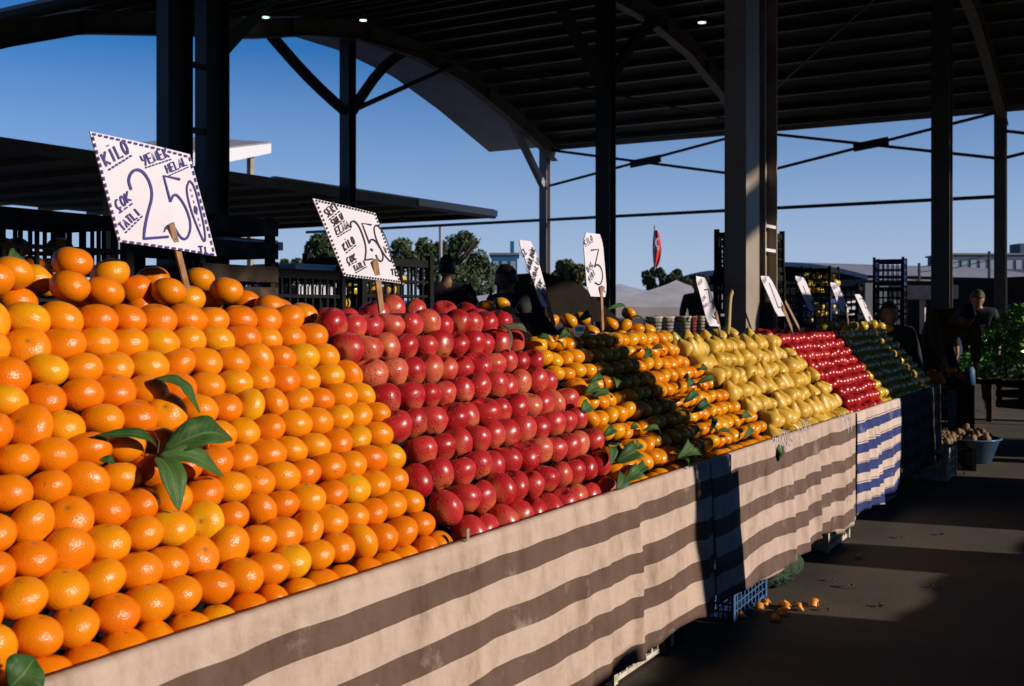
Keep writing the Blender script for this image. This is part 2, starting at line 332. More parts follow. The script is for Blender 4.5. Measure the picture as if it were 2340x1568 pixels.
def empty(name, loc=(0, 0, 0), rz=0, label=None, cat=None, group=None):
    o = bpy.data.objects.new(name, None); COL.objects.link(o); o.location = loc; o.rotation_euler = (0, 0, rz)
    return tag(o, label, cat, group)
def copy_tree(o, parent=None):
    c = o.copy(); COL.objects.link(c)
    if parent: c.parent = parent
    for ch in [q for q in KIDS.get(o.name, [])]: copy_tree(ch, c)
    return c
KIDS = {}
def kids(root, *lst): KIDS[root.name] = list(lst); return root
ORD = ['', 'first', 'second', 'third', 'fourth', 'fifth', 'sixth', 'seventh', 'eighth', 'ninth', 'tenth', 'eleventh', 'twelfth', 'thirteenth', 'fourteenth', 'fifteenth', 'sixteenth', 'seventeenth', 'eighteenth', 'nineteenth', 'twentieth', 'twenty-first', 'twenty-second', 'twenty-third', 'twenty-fourth', 'twenty-fifth', 'twenty-sixth', 'twenty-seventh', 'twenty-eighth', 'twenty-ninth', 'thirtieth']

# ------------------------------------------------------------------ ground
def asphalt(t, b):
    tc = N(t, 'ShaderNodeTexCoord')
    n1 = N(t, 'ShaderNodeTexNoise', Scale=0.9, Detail=8.0, Roughness=0.62); t.links.new(tc.outputs['Object'], n1.inputs['Vector'])
    r = ramp(t, [(0.28, (0.030, 0.026, 0.020)), (0.45, (0.070, 0.060, 0.045)), (0.55, (0.090, 0.075, 0.052)), (0.62, (0.15, 0.095, 0.035)), (0.72, (0.12, 0.105, 0.08))]); t.links.new(n1.outputs[0], r.inputs[0])
    n2 = N(t, 'ShaderNodeTexNoise', Scale=60.0, Detail=4.0); t.links.new(tc.outputs['Object'], n2.inputs['Vector'])
    r2 = ramp(t, [(0.3, (0.75, 0.75, 0.75)), (0.7, (1, 1, 1))]); t.links.new(n2.outputs[0], r2.inputs[0])
    mx = N(t, 'ShaderNodeMix', data_type='RGBA', blend_type='MULTIPLY'); mx.inputs[0].default_value = 1
    t.links.new(r.outputs[0], mx.inputs[6]); t.links.new(r2.outputs[0], mx.inputs[7]); t.links.new(mx.outputs[2], b.inputs['Base Color'])
    bp = N(t, 'ShaderNodeBump', Strength=0.25, Distance=0.006); t.links.new(n2.outputs[0], bp.inputs['Height']); t.links.new(bp.outputs[0], b.inputs['Normal'])
M['ground'] = mat('stained_concrete', (0.08, 0.07, 0.06), 0.85, build=asphalt)
g = MB(); g.quad((-600, -600, 0), (900, -600, 0), (900, 900, 0), (-600, 900, 0))
tag(g.build('ground', M['ground']), kind='structure')

# ------------------------------------------------------------------ market hall roof
PROF = [(7.2, 3.0), (8.0, 3.4), (9.2, 3.84), (11, 4.2), (12.2, 4.42), (13.4, 4.72), (14.8, 4.95), (16.3, 4.96), (18, 4.78), (19.65, 4.36), (20.8, 4.0), (21.75, 3.70)]
def roofz(t):
    for (a, za), (b, zb) in zip(PROF, PROF[1:]):
        if a <= t <= b: return CAMZ + za + (zb - za) * (t - a) / (b - a)
    return CAMZ + (PROF[0][1] if t < PROF[0][0] else PROF[-1][1])
def sheet(prof, y0, y1, dz, th):
    m = MB(); n = len(prof)
    for t, z in prof:
        for y in (y0, y1):
            m.v.append(Vector((t, y, z + dz))); m.v.append(Vector((t, y, z + dz + th)))
    for i in range(n - 1):
        a = i * 4; b = a + 4
        m.f += [(a, b, b + 2, a + 2), (a + 1, a + 3, b + 3, b + 1), (a, a + 1, b + 1, b), (a + 2, b + 2, b + 3, a + 3)]
    m.f += [(0, 2, 3, 1), (4 * n - 4, 4 * n - 3, 4 * n - 1, 4 * n - 2)]
    return m
fine = [(7.2 + i * 14.55 / 60, 0) for i in range(61)]
fine = [(t, roofz(t)) for t, _ in fine]
YR = -7.1
hall = empty('market_hall', (14, 0, 0), label='vaulted steel roof of the open market hall over the stalls, dark underside with purlins', cat='roof')
Hinv = Vector((-14, 0, 0))
def hpart(mb, name, m, **k):
    o = mb.build(name, m, hall, **k); o.location = o.location + Hinv if k.get('loc') is not None else Hinv; return o
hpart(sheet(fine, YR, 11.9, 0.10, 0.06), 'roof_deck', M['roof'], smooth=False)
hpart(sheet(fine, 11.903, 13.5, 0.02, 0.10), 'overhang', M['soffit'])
near = [(-9.3 + i * 16.2 / 40, CAMZ + 4.53 + 0.10 * math.sin(math.pi * i / 40)) for i in range(41)]  # unseen near roof, its height and edge set to shade the crates
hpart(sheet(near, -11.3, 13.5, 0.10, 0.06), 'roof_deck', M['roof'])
hpart(sheet([(t - 16.4, z) for t, z in near], -11.3, 13.5, 0.10, 0.06), 'roof_deck', M['roof'])  # unseen further bay added to block ambient sky light
for yr in (11.75, 7.08, 2.45, -2.2, -7.0):
    rb = MB()
    pr = [(t, z) for t, z in fine if t > 7.3]
    for (a, za), (b, zb) in zip(pr, pr[1:]):
        d = Vector((b - a, 0, zb - za)).normalized() * 0.004
        A, B = Vector((a, yr, za)) , Vector((b, yr, zb)) + d
        rb.bar(A + Vector((0, 0, -0.17)), B + Vector((0, 0, -0.17)), 0.012, 0.26)
        rb.bar(A + Vector((0, 0, -0.31)), B + Vector((0, 0, -0.31)), 0.16, 0.018)
        rb.bar(A + Vector((0, 0, -0.03)), B + Vector((0, 0, -0.03)), 0.16, 0.018)
    for i in range(8, 56, 8):
        t, z = fine[i]
        if t > 7: rb.box((t, yr, z - 0.17), (0.014, 0.15, 0.26))
    hpart(rb, 'rib', M['rib'])
for i in range(26):
    t = 7.5 + i * 0.568; z = roofz(t)
    pm = MB(); sl = (roofz(t + 0.1) - roofz(t - 0.1)) / 0.2
    rot = Matrix.Rotation(-math.atan(sl), 3, 'Y')
    pm.box((t, (11.85 + YR) / 2, z + 0.06), (0.012, 11.85 - YR, 0.10), rot); pm.box((t - 0.03, (11.85 + YR) / 2, z + 0.008 - 0.03 * sl), (0.06, 11.85 - YR, 0.008), rot)
    hpart(pm, 'purlin', M['purlin'])
# far eave fascia, gutter and tie rods
fm = MB(); fm.box((21.78, (11.85 + YR) / 2, roofz(21.7) + 0.03), (0.05, 11.85 - YR, 0.22)); hpart(fm, 'fascia', M['soffit'])
def rod(a, b, r=0.03, name='tie_rod', m=None):
    mb = MB(); mb.tube([a, b], r, 6); return hpart(mb, name, m or M['steel_dark'])
TF = 21.6
rod(onT(1255, 343, TF), onT(1700, 401, TF)); rod(onT(1255, 425, TF), onT(1700, 306, TF))
rod(onT(1730, 303, TF), onT(2278, 362, TF)); rod(onT(1730, 397, TF), onT(2278, 257, TF))
rod(onT(2300, 300, TF), onT(2700, 345, TF)); rod(onT(2300, 360, TF), onT(2700, 262, TF))
rod(onT(700, 531, TF), onT(2290, 449, TF), 0.035)
for (a, b) in (((1440, 376), (1510, 362)), ((1950, 338), (2030, 322))):
    mb = MB(); mb.bar(onT(*a, TF), onT(*b, TF), 0.03, 0.16); hpart(mb, 'gusset_plate', M['steel_dark'])
for a, b, c in (((1255, 185), (1200, 250), 14), ):
    pass
rod(onD(812, 250, 11.3), onD(1035, 150, 11.7), 0.045, 'brace')
rod(Vector((9.0, 6.9, roofz(9) - 0.3)), Vector((14.4, 2.4, roofz(14.4) - 0.33)), 0.02)
rod(Vector((14.6, 11.6, roofz(14.6) - 0.33)), Vector((20.6, 7.2, roofz(20.6) - 0.33)), 0.02)
rod(Vector((14.6, 2.5, roofz(14.6) - 0.33)), Vector((20.6, 7.0, roofz(20.6) - 0.33)), 0.02)
for (u, v, T) in ((293, 33, 10.4), (830, 47, 14.0), (1604, 52, 14.6), (607, 40, 12.2)):
    p = onT(u, v, T)
    t0 = empty('hall_lamp', p, label={293: 'lit lamp under the roof at the far left above the tall columns', 830: 'lit lamp under the vault just right of the braced thin column', 1604: 'lit lamp under the roof left of the big lit column', 607: 'tiny lit lamp tip beside the green roof panel'}[u], cat='lamp', group='lamps hanging under the hall roof')
    a = MB(); a.lathe((0, 0, 0), [(0.02, 0.09), (0.03, 0.06), (0.065, 0.02), (0.065, 0.0)], 14); a.tube([(0, 0, 0.085), (0, 0, max(0.2, roofz(T) - p.z + 0.08))], 0.008, 6); a.build('lamp_shade', M['steel_dark'], t0, True)
    b = MB(); b.lathe((0, 0, -0.004), [(0.001, 0), (0.056, 0.0), (0.056, 0.012), (0.001, 0.013)], 14)
    b.build('bulb', M['lamp'], t0)
# green sheet panel by the left columns
gp = MB(); P0, P1, P2, P3 = onT(523, 125, 9.6), onT(523, 70, 9.6), onT(640, -5, 10.6), onT(600, 30, 10.6)
gp.add([P0, P1, P2, P3, P0 + Vector((0, 0.02, 0)), P1 + Vector((0, 0.02, 0)), P2 + Vector((0, 0.02, 0)), P3 + Vector((0, 0.02, 0))], [(0, 1, 2, 3), (7, 6, 5, 4), (0, 4, 5, 1), (1, 5, 6, 2), (2, 6, 7, 3), (3, 7, 4, 0)])
M['green_panel'] = mat('green_sheet', (0.05, 0.12, 0.07), 0.6)
hpart(gp, 'green_panel', M['green_panel'])

# ------------------------------------------------------------------ steel columns
def hbeam(mb, t, y, z0, z1, wy=0.17, dt=0.28):
    mb.box((t, y, (z0 + z1) / 2), (dt - 0.03, 0.014, z1 - z0))
    for s in (-1, 1): mb.box((t + s * (dt / 2 - 0.0075), y, (z0 + z1) / 2), (0.015, wy, z1 - z0))
def column(name, t, y, top, label, wy=0.2, dt=0.2, m='steel', braces=(), pair=None, boxed=False):
    c = empty(name, (t, y, 0), label=label, cat='column', group='steel columns of the market hall')
    mb = MB()
    if boxed: mb.box((0, 0, top / 2 + .01), (dt, wy, top - .02))
    else: hbeam(mb, 0, 0, 0.02, top, wy, dt)
    mb.build('shaft', M[m], c)
    if pair:
        mb = MB(); hbeam(mb, pair, 0, 0.02, top, wy, dt); mb.build('shaft', M[m], c)
        pl = MB(); z = 0.5
        if boxed:
            for z in (0.95, 1.32, 1.70, 1.87): pl.box((pair, -wy / 2 + 0.012, z), (dt - .034, 0.012, 0.022))
            rc = MB(); rc.box((pair / 2, 0.02, top / 2), (pair - dt - 0.004, 0.03, top - .04)); rc.build('dark_gap_strip', M['steel_dark'], c)  # added plate whose dark colour gives the gap its dark strip
        else:
            while z < top - 0.2:
                pl.box((pair / 2, -wy / 2 + 0.02, z), (pair - dt - 0.004, 0.012, 0.06)); z += 0.62
        pl.build('batten_plates', M['white_sheet' if boxed else m], c)
    bs = MB(); bs.box((pair / 2 if pair else 0, 0, 0.012), ((pair or 0) + 0.45, 0.4, 0.024)); bs.build('base_plate', M['steel_dark'], c)
    for pts in braces:
        b = MB(); pts = [Vector(p) - Vector((t, y, 0)) for p in pts]
        for p, q in zip(pts, pts[1:]): b.bar(p, q + (q - p).normalized() * 0.01, 0.12, 0.14)
        b.build('brace', M[m], c)
    return c
def colT(u, T): p = onT(u, 711, T); return p.y
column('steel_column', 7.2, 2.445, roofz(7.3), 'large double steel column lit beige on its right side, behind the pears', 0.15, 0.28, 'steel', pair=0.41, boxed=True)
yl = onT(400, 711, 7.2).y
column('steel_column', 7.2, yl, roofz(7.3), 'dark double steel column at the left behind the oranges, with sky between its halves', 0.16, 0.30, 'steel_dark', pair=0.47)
y = colT(795, 14.6)
zt = CAMZ + onT(795, 255, 14.6).z - CAMZ
def Q(u, v, T): return onT(u, v, T)
def arc(p, q, sag, n=6):
    p, q = Vector(p), Vector(q); out = []
    for i in range(n + 1):
        k = i / n; m = p.lerp(q, k); m.z += sag * math.sin(math.pi * k); out.append(m)
    return out
zb = onT(795, 255, 14.6).z
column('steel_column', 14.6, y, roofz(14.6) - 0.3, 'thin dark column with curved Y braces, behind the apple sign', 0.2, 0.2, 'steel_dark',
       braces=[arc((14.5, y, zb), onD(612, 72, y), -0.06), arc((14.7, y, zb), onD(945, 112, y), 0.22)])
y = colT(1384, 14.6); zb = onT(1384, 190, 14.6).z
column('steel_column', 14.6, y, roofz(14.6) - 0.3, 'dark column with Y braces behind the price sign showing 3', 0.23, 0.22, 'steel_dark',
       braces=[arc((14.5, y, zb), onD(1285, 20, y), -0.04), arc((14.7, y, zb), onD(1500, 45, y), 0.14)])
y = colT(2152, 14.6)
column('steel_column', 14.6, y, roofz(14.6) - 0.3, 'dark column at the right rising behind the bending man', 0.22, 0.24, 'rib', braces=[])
y = colT(1245, TF)
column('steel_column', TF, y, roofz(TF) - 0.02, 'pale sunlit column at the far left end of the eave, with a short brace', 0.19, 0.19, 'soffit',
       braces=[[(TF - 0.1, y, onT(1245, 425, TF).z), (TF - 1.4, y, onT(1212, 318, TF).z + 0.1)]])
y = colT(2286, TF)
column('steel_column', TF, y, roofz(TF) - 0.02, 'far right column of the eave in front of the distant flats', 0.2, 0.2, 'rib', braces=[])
column('steel_column', TF, 7.08, roofz(TF) - 0.02, 'far eave column mostly hidden behind the large lit column', 0.2, 0.2, 'steel')
# next columns of the same grid, beside and behind the aisle
for (t, yy) in ((14.6, -2.2),):
    column('steel_column', t, yy, roofz(max(t, 6.4)) - 0.3, 'steel column of the hall beyond the right edge of the view', 0.17, 0.24, 'steel')
# dark jacket on the big column, and a cane hook leaning on it
jk = MB()
pts = []
for i in range(9):
    z = 1.46 - i * 0.07; wd = 0.03 + 0.045 * min(1, i / 3) + 0.01 * math.sin(i * 2)
    pts.append((z, wd))
rings = []
for z, wd in pts: jk_ring = [(7.47 + wd * math.cos(a) * 1.1, 2.36 + 0.05 * math.sin(a) * (0.5 + wd * 5), z) for a in [2 * math.pi * q / 12 for q in range(12)]]; rings.append(jk_ring)
v = [p for r_ in rings for p in r_]; fcs = [(i * 12 + q, i * 12 + (q + 1) % 12, i * 12 + 12 + (q + 1) % 12, i * 12 + 12 + q) for i in range(8) for q in range(12)]
jk.add(v, fcs); jk.f.append(tuple(range(12)))
tag(jk.build('jacket', M['black_fabric'], smooth=True), 'black jacket hanging on the large lit column', 'jacket')
hk = MB(); b0 = onD(1660, 775, 2.2); hp = [b0, onD(1664, 742, 2.2), onD(1666, 700, 2.2), onD(1668, 680, 2.2), onD(1671, 671, 2.2), onD(1673, 668, 2.2), onD(1671, 664, 2.2)]
hk.tube(hp, [0.016, 0.015, 0.014, 0.013, 0.012, 0.010, 0.008], 10)
M['cane'] = mat('pale_cane', (0.42, 0.30, 0.12), 0.6)
tag(hk.build('hooked_stick', M['cane'], smooth=True), 'upright hooked wooden stick in front of the large column', 'stick')

# ------------------------------------------------------------------ stalls (table, sloping shelf, lip)
H0 = CAMZ - 0.58; D0 = 1.494; SA = R(48)
def SP(t, s, off=0.0, D=D0):
    return Vector((t, D + s * math.cos(SA) - off * math.sin(SA), H0 + s * math.sin(SA) + off * math.cos(SA)))
def stall(t0, t1, smax, label):
    c = empty('fruit_stall', (t0, D0, 0), label=label, cat='stall', group='long row of fruit stalls')
    L = t1 - t0; w = 1.1
    a = MB(); a.box((L / 2, w / 2 + 0.03, H0 - 0.055), (L - 0.01, w, 0.03)); a.build('tabletop', M['wood'], c)
    a = MB(); s0, s1 = 0.0, smax
    rot = Matrix.Rotation(SA, 3, 'X'); cc = SP(t0 + L / 2, (s0 + s1) / 2, -0.085) - Vector((t0, D0, 0))
    a.box((cc.x, cc.y + 0.02, cc.z), (L - 0.02, s1 - s0, 0.016), rot); a.build('sloping_shelf', M['dark'], c)
    a = MB(); top = SP(0, smax, -0.085)
    a.box((L / 2, top.y - D0 + 0.16, top.z - 0.02), (L - 0.02, 0.34, 0.016)); a.build('top_shelf', M['dark'], c)
    a = MB(); a.box((L / 2, -0.012, H0 - 0.04), (L - 0.01, 0.012, 0.09)); a.build('front_lip', M['wood'], c)
    for x in (0.08, L - 0.08):
        for yy in (0.1, w - 0.05):
            a = MB(); a.box((x, yy, (H0 - 0.07) / 2), (0.05, 0.05, H0 - 0.07)); a.build('leg', M['wood'], c)
    a = MB(); a.box((L / 2, w - 0.08, top.z / 2 + H0 / 2 - 0.045), (L - 0.05, 0.02, top.z - H0 - 0.03)); a.build('back_panel', M['wood'], c)
    return c
stall(0.15, 3.86, 0.84, 'nearest fruit stall with oranges, red apples and the first mandarins')
stall(3.87, 6.24, 0.60, 'middle fruit stall holding mandarins and yellow pears')
stall(6.26, 7.48, 0.55, 'third fruit stall with small dark red apples behind the blue striped cloth')
stall(7.50, 9.05, 0.58, 'shaded far stall of yellow apples at the end of the row')

def cloth(name, t0, t1, ztop, zb, m, label, folds, amp=0.012, D=D0 - 0.030, uv0=0.0):
    nx = max(8, int((t1 - t0) / 0.018)); nz = 34; mb = MB(); uvs = []
    def zbot(t): return zb(t)
    for i in range(nx + 1):
        t = t0 + (t1 - t0) * i / nx
        for j in range(-2, nz + 1):
            if j < 0:
                y = D + (-j) * 0.012 + 0.0; z = ztop + 0.002; q = 0
                vv = uv0 - 0.012 * (-j)
                mb.v.append(Vector((t, y, z))); uvs.append((t, max(0.0, vv + 0.0))); continue
            q = j / nz; z = ztop + (zbot(t) - ztop) * q
            off = 0
            for (tc_, wd, a, k) in folds:
                dx = (t - tc_ - 0.06 * q * k) / wd
                off += a * math.exp(-dx * dx) * min(1, q * 2.5)
            off += 0.010 * q * max(0.0, noise.noise(Vector((t * 9.0, q * 0.8, 7.7)))) + 0.006 * noise.noise(Vector((t * 5, q * 3.0, 1.1))) + amp * (noise.noise(Vector((t * 3.1, q * 0.6, 3.3)))) * (0.3 + 2.6 * q) + 0.004 * noise.noise(Vector((t * 14, q * 5, 9)))
            zz = z - (0.010 * q + 0.004) * noise.noise(Vector((t * 2.1, 8.8, q)))
            mb.v.append(Vector((t, D - off - 0.012 * q, zz)))
            uvs.append((t, uv0 + (ztop - z) + 0.016 * noise.noise(Vector((t * 1.7, 2.2, 1.0 + q))) * q + 0.006 * noise.noise(Vector((t * 6, q * 2, 4)))))
    ny = nz + 3
    for i in range(nx):
        for j in range(ny - 1):
            a = i * ny + j
            mb.f.append((a, a + ny, a + ny + 1, a + 1))
    o = mb.build(name, m, smooth=True)
    me = o.data; ul = me.uv_layers.new(name='UVMap')
    for lp in me.loops: ul.data[lp.index].uv = uvs[lp.vertex_index]
    s = o.modifiers.new('s', 'SOLIDIFY'); s.thickness = 0.002
    return tag(o, label, 'cloth')
ZT = H0 + 0.0115
cloth('striped_cloth', 0.1, 3.93, ZT, lambda t: 0.125 + 0.03 * math.sin(t * 2.2) + 0.012 * math.sin(t * 9), M['cloth'], 'long beige and brown striped cloth hanging from the nearest stall',
      [(3.24, 0.03, 0.022, 0.6), (3.33, 0.05, -0.012, 0.5), (2.9, 0.05, 0.01, -1), (2.2, 0.09, 0.01, 1), (3.85, 0.05, 0.02, -1), (3.02, 0.03, 0.012, 0)])
cloth('striped_cloth', 3.935, 6.235, ZT, lambda t: 0.135 + 0.02 * math.sin(t * 5) - 0.02 * (t > 5.8), M['cloth2'], 'beige and brown striped cloth with wavy folds below the pears',
      [(4.95, 0.03, 0.02, 0.4), (5.15, 0.04, 0.018, 0), (5.38, 0.03, 0.022, 0), (5.5, 0.03, -0.012, 0), (5.62, 0.04, 0.02, 0), (5.85, 0.025, 0.022, 0), (6.08, 0.03, 0.015, 0)], amp=0.018)
cloth('striped_cloth', 6.27, 7.47, ZT - 0.005, lambda t: 0.12 + 0.02 * math.sin(t * 7), M['cloth3'], 'white cloth with navy blue stripes under the small red apples',
      [(6.4, 0.03, 0.02, 0.6), (6.6, 0.03, 0.02, 0), (6.8, 0.03, 0.015, 0), (7.1, 0.05, 0.012, 0)], amp=0.02)
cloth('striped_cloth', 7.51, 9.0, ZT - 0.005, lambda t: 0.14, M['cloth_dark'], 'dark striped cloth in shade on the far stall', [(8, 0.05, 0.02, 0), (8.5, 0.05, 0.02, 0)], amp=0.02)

# ------------------------------------------------------------------ fruit meshes
def fruit_mesh(kind, seed):
    rnd = random.Random(seed * 13 + hash(kind) % 7 if False else seed * 13 + len(kind))
    nu, nv = 28, 18; verts = []; faces = []
    sx, sy = 1 + rnd.uniform(-.03, .03), 1 + rnd.uniform(-.03, .03)
    skew = rnd.uniform(-.05, .05); off = Vector((rnd.uniform(0, 99), rnd.uniform(0, 99), 0))
    for j in range(nv + 1):
        ph = math.pi * j / nv
        for i in range(nu):
            th = 2 * math.pi * i / nu
            r, z = math.sin(ph), math.cos(ph)
            if kind in ('orange', 'mandarin'):
                fl = 0.79 if kind == 'orange' else 0.72
                z2 = z * fl - 0.055 * math.exp(-(ph / 0.22) ** 2) + (0.03 * math.exp(-((math.pi - ph) / 0.2) ** 2))
                rr = r ** 0.94 if r > 0 else 0
                rr *= 1 + (0.010 if kind == 'orange' else 0.018) * math.cos(10 * th + seed) * math.exp(-(ph / 0.7) ** 2)
                x, y, zz = rr * math.cos(th), rr * math.sin(th), z2
            elif kind in ('apple', 'small_apple'):
                zz = z * 0.90
                rr = (r ** 0.9 if r > 0 else 0) * (1.0 + 0.10 * z - 0.09 * (z < 0) * abs(z))
                rr *= 1 + 0.035 * math.cos(5 * th) * max(0, -z) ** 2
                zz -= 0.30 * math.exp(-(ph / 0.30) ** 2); zz += 0.17 * math.exp(-((math.pi - ph) / 0.28) ** 2)
                x, y = rr * math.cos(th), rr * math.sin(th)
            else:  # pear
                # z from 1 (neck) to -1 (base)
                p = (1 - z) / 2
                prof = [(0, 0.0), (0.03, 0.27), (0.1, 0.41), (0.22, 0.56), (0.36, 0.76), (0.5, 0.92), (0.64, 1.0), (0.76, 0.98), (0.88, 0.83), (0.96, 0.50), (1.0, 0.0)]
                for (a, ra), (b, rb) in zip(prof, prof[1:]):
                    if a <= p <= b + 1e-9:
                        k = (p - a) / (b - a); k = k * k * (3 - 2 * k) if a > 0.1 and b < 0.9 else k; rr = ra + (rb - ra) * k; break
                if p < 0.03: rr = 0.27 * math.sqrt(p / 0.03)
                if p > 0.96: rr = 0.50 * math.sqrt(max(0, (1 - p) / 0.04))
                zz = z * 1.08 + 0.12 * math.exp(-((math.pi - ph) / 0.3) ** 2)
                x, y = rr * math.cos(th) + 0.16 * max(0, z) ** 2 * (1 if seed % 2 else -1), rr * math.sin(th)
            x += skew * zz
            n = 1 + (0.07 if kind in ('apple', 'pear') else 0.045) * noise.noise(Vector((x * 1.1, y * 1.1, zz * 1.1)) + off)
            verts.append((x * n * sx, y * n * sy, zz * n))
    for j in range(nv):
        for i in range(nu):
            a = j * nu + i; b = j * nu + (i + 1) % nu
            faces.append((a, a + nu, b + nu, b))
    bm = bmesh.new(); vs = [bm.verts.new(p) for p in verts]
    for f in faces: bm.faces.new([vs[q] for q in f])
    bmesh.ops.remove_doubles(bm, verts=bm.verts, dist=1e-4)
    return bm
RAD = {'orange': 0.0425, 'mandarin': 0.0385, 'apple': 0.0490, 'small_apple': 0.040, 'pear': 0.0465}
MESH = {}
for kind, m in (('orange', 'orange'), ('mandarin', 'mandarin'), ('apple', 'apple'), ('small_apple', 'apple2'), ('pear', 'pear'), ('yellow_apple', 'yapple')):
    base = 'small_apple' if kind == 'yellow_apple' else kind
    MESH[kind] = []
    for sd in range(9):
        bm = fruit_mesh(base, sd); r = RAD[base]
        bmesh.ops.scale(bm, verts=bm.verts, vec=(r, r, r))
        me = bpy.data.meshes.new(kind); bm.to_mesh(me); bm.free()
        me.polygons.foreach_set('use_smooth', [True] * len(me.polygons)); me.materials.append(M[m])
        MESH[kind].append(me)
def stem_mesh(z0, L, bend, r=0.0014):
    mb = MB(); mb.tube([(0, 0, z0), (bend * 0.4, 0, z0 + L * 0.5), (bend, 0, z0 + L)], [r, r, r * 1.4], 6); me = mb.mesh('stem', True); me.materials.append(M['stem']); return me
STEM = {'pear': stem_mesh(0.044, 0.022, 0.006, 0.0018), 'apple': stem_mesh(0.026, 0.02, 0.004), 'small_apple': stem_mesh(0.018, 0.016, 0.003), 'yellow_apple': stem_mesh(0.018, 0.016, 0.003)}
RADk = dict(RAD); RADk['yellow_apple'] = RAD['small_apple']
NFR = [0]
def fruit(kind, p, rot, scale, label, cat, group):
    o = bpy.data.objects.new(kind, random.choice(MESH[kind])); COL.objects.link(o)
    o.location = p; o.rotation_euler = rot; o.scale = (scale,) * 3
    tag(o, label, cat, group); NFR[0] += 1
    if kind in STEM and random.random() < 0.55:
        s = bpy.data.objects.new('stem', STEM[kind]); COL.objects.link(s); s.parent = o
    return o
def rot_for(kind):
    ru = random.uniform
    if kind == 'orange': return (ru(-.28, .28) if random.random() > .12 else ru(0.7, 1.4), ru(-.28, .28), ru(0, 6.28))
    if kind == 'mandarin': return (R(48) + ru(-.35, .35), ru(-.3, .3), ru(-.3, .3)) if False else (ru(-.3, .3) + R(20), ru(-.3, .3), ru(0, 6.28))
    if kind == 'apple': return (R(ru(-42, 8)), R(ru(-35, 25)), ru(0, .6)) if random.random() > .12 else (R(ru(-20, 20)), R(ru(60, 80)), ru(-.4, .2))
    if kind in ('small_apple', 'yellow_apple'): return (R(ru(-40, 40)), R(ru(-35, 35)), ru(0, 6.28))
    return (R(ru(-48, 2)), R(ru(-48, 22)), R(ru(-60, 60)))
def pile(kind, cat, group, rows, s0, ds, pitch0, tl, tr, phrase, edge, jit=0.0045, inset=0.0, phase=0.5, adj=None, skip=None, grow=0.0):
    """rows of fruit on the slope; tl/tr give the left and right limit of each row"""
    for i in range(rows):
        s = s0 + i * ds; a, b = tl(i, s), tr(i, s); pitch = pitch0 * (1 + grow * i / rows)
        n = int((b - a) / pitch + 0.35); row = []
        x = b - pitch / 2 - (pitch * phase if i % 2 else 0) * 0.5
        j = 1
        while x > a + pitch * 0.15:
            q = SP(x + random.uniform(-jit, jit), s + random.uniform(-jit, jit) * 0.6, -0.012 + random.uniform(-jit, jit) * 0.9); q.y += 0.006 if i else 0.026; q.z -= 0.004 if i else 0.014
            if not (skip and skip(x, s)):
                nm = {0: 'front'}.get(i, None)
                lab = '%s in the %s row above the cloth, %s %s' % (phrase, ORD[i + 1], ORD[min(j, 30)], edge)
                fruit(kind, q, rot_for(kind), (random.uniform(0.84, 1.10) if kind == 'pear' else random.uniform(0.92, 1.07)) * (1 + grow * 0.7 * i / rows), lab, cat, group)
            x -= pitch * random.uniform(0.97, 1.03); j += 1
def lerp_list(lst):
    def f(i, s):
        for (a, x), (b, y) in zip(lst, lst[1:]):
            if a <= s <= b: return x + (y - x) * (s - a) / (b - a)
        return lst[0][1] if s < lst[0][0] else lst[-1][1]
    return f
B_oa = lerp_list([(0, 2.30), (0.10, 2.25), (0.25, 2.27), (0.47, 2.38), (0.6, 2.34), (0.8, 2.28)])
B_am = lerp_list([(0, 3.20), (0.1, 3.29), (0.3, 3.37), (0.4, 3.39), (0.72, 3.33)])
B_mp = lerp_list([(0, 4.88), (0.12, 4.90), (0.26, 4.76), (0.42, 4.70), (0.62, 4.62)])
B_pr = lerp_list([(0, 6.28), (0.15, 6.38), (0.3, 6.28), (0.61, 6.14)])
B_ry = lerp_list([(0, 7.26), (0.18, 7.42), (0.3, 7.5), (0.6, 7.52)])
# sign sticks and leaves keep clear on their own
pile('orange', 'orange', 'oranges stacked on the nearest stall', 12, 0.020, 0.0680, 0.0750, lerp_list([(0, 0.98), (0.8, 1.26)]), B_oa, 'orange', 'left of the apples', grow=0.18)
pile('apple', 'apple', 'large red apples stacked on the nearest stall', 9, 0.03, 0.088, 0.090, B_oa, B_am, 'large red apple', 'left of the mandarins', jit=0.009)
pile('mandarin', 'mandarin', 'mandarins stacked with leaves', 10, 0.014, 0.069, 0.0755, B_am, B_mp, 'mandarin', 'left of the pears', jit=0.008, grow=.08)
pile('pear', 'pear', 'yellow pears stacked on the middle stall', 7, 0.025, 0.090, 0.087, B_mp, B_pr, 'pear', 'left of the red apples', jit=0.016)
pile('small_apple', 'apple', 'small dark red apples on the blue striped stall', 9, 0.015, 0.069, 0.0745, B_pr, lambda i, s: B_ry(i, s) - (0.12 if s < 0.3 else 0.02), 'small red apple', 'left of the yellow ones')
pile('yellow_apple', 'apple', 'yellow apples at the far end of the row', 9, 0.015, 0.068, 0.075, lambda i, s: B_ry(i, s) - (0.13 if s < 0.3 else 0.02), lambda i, s: 8.95, 'yellow apple', 'from the far end')

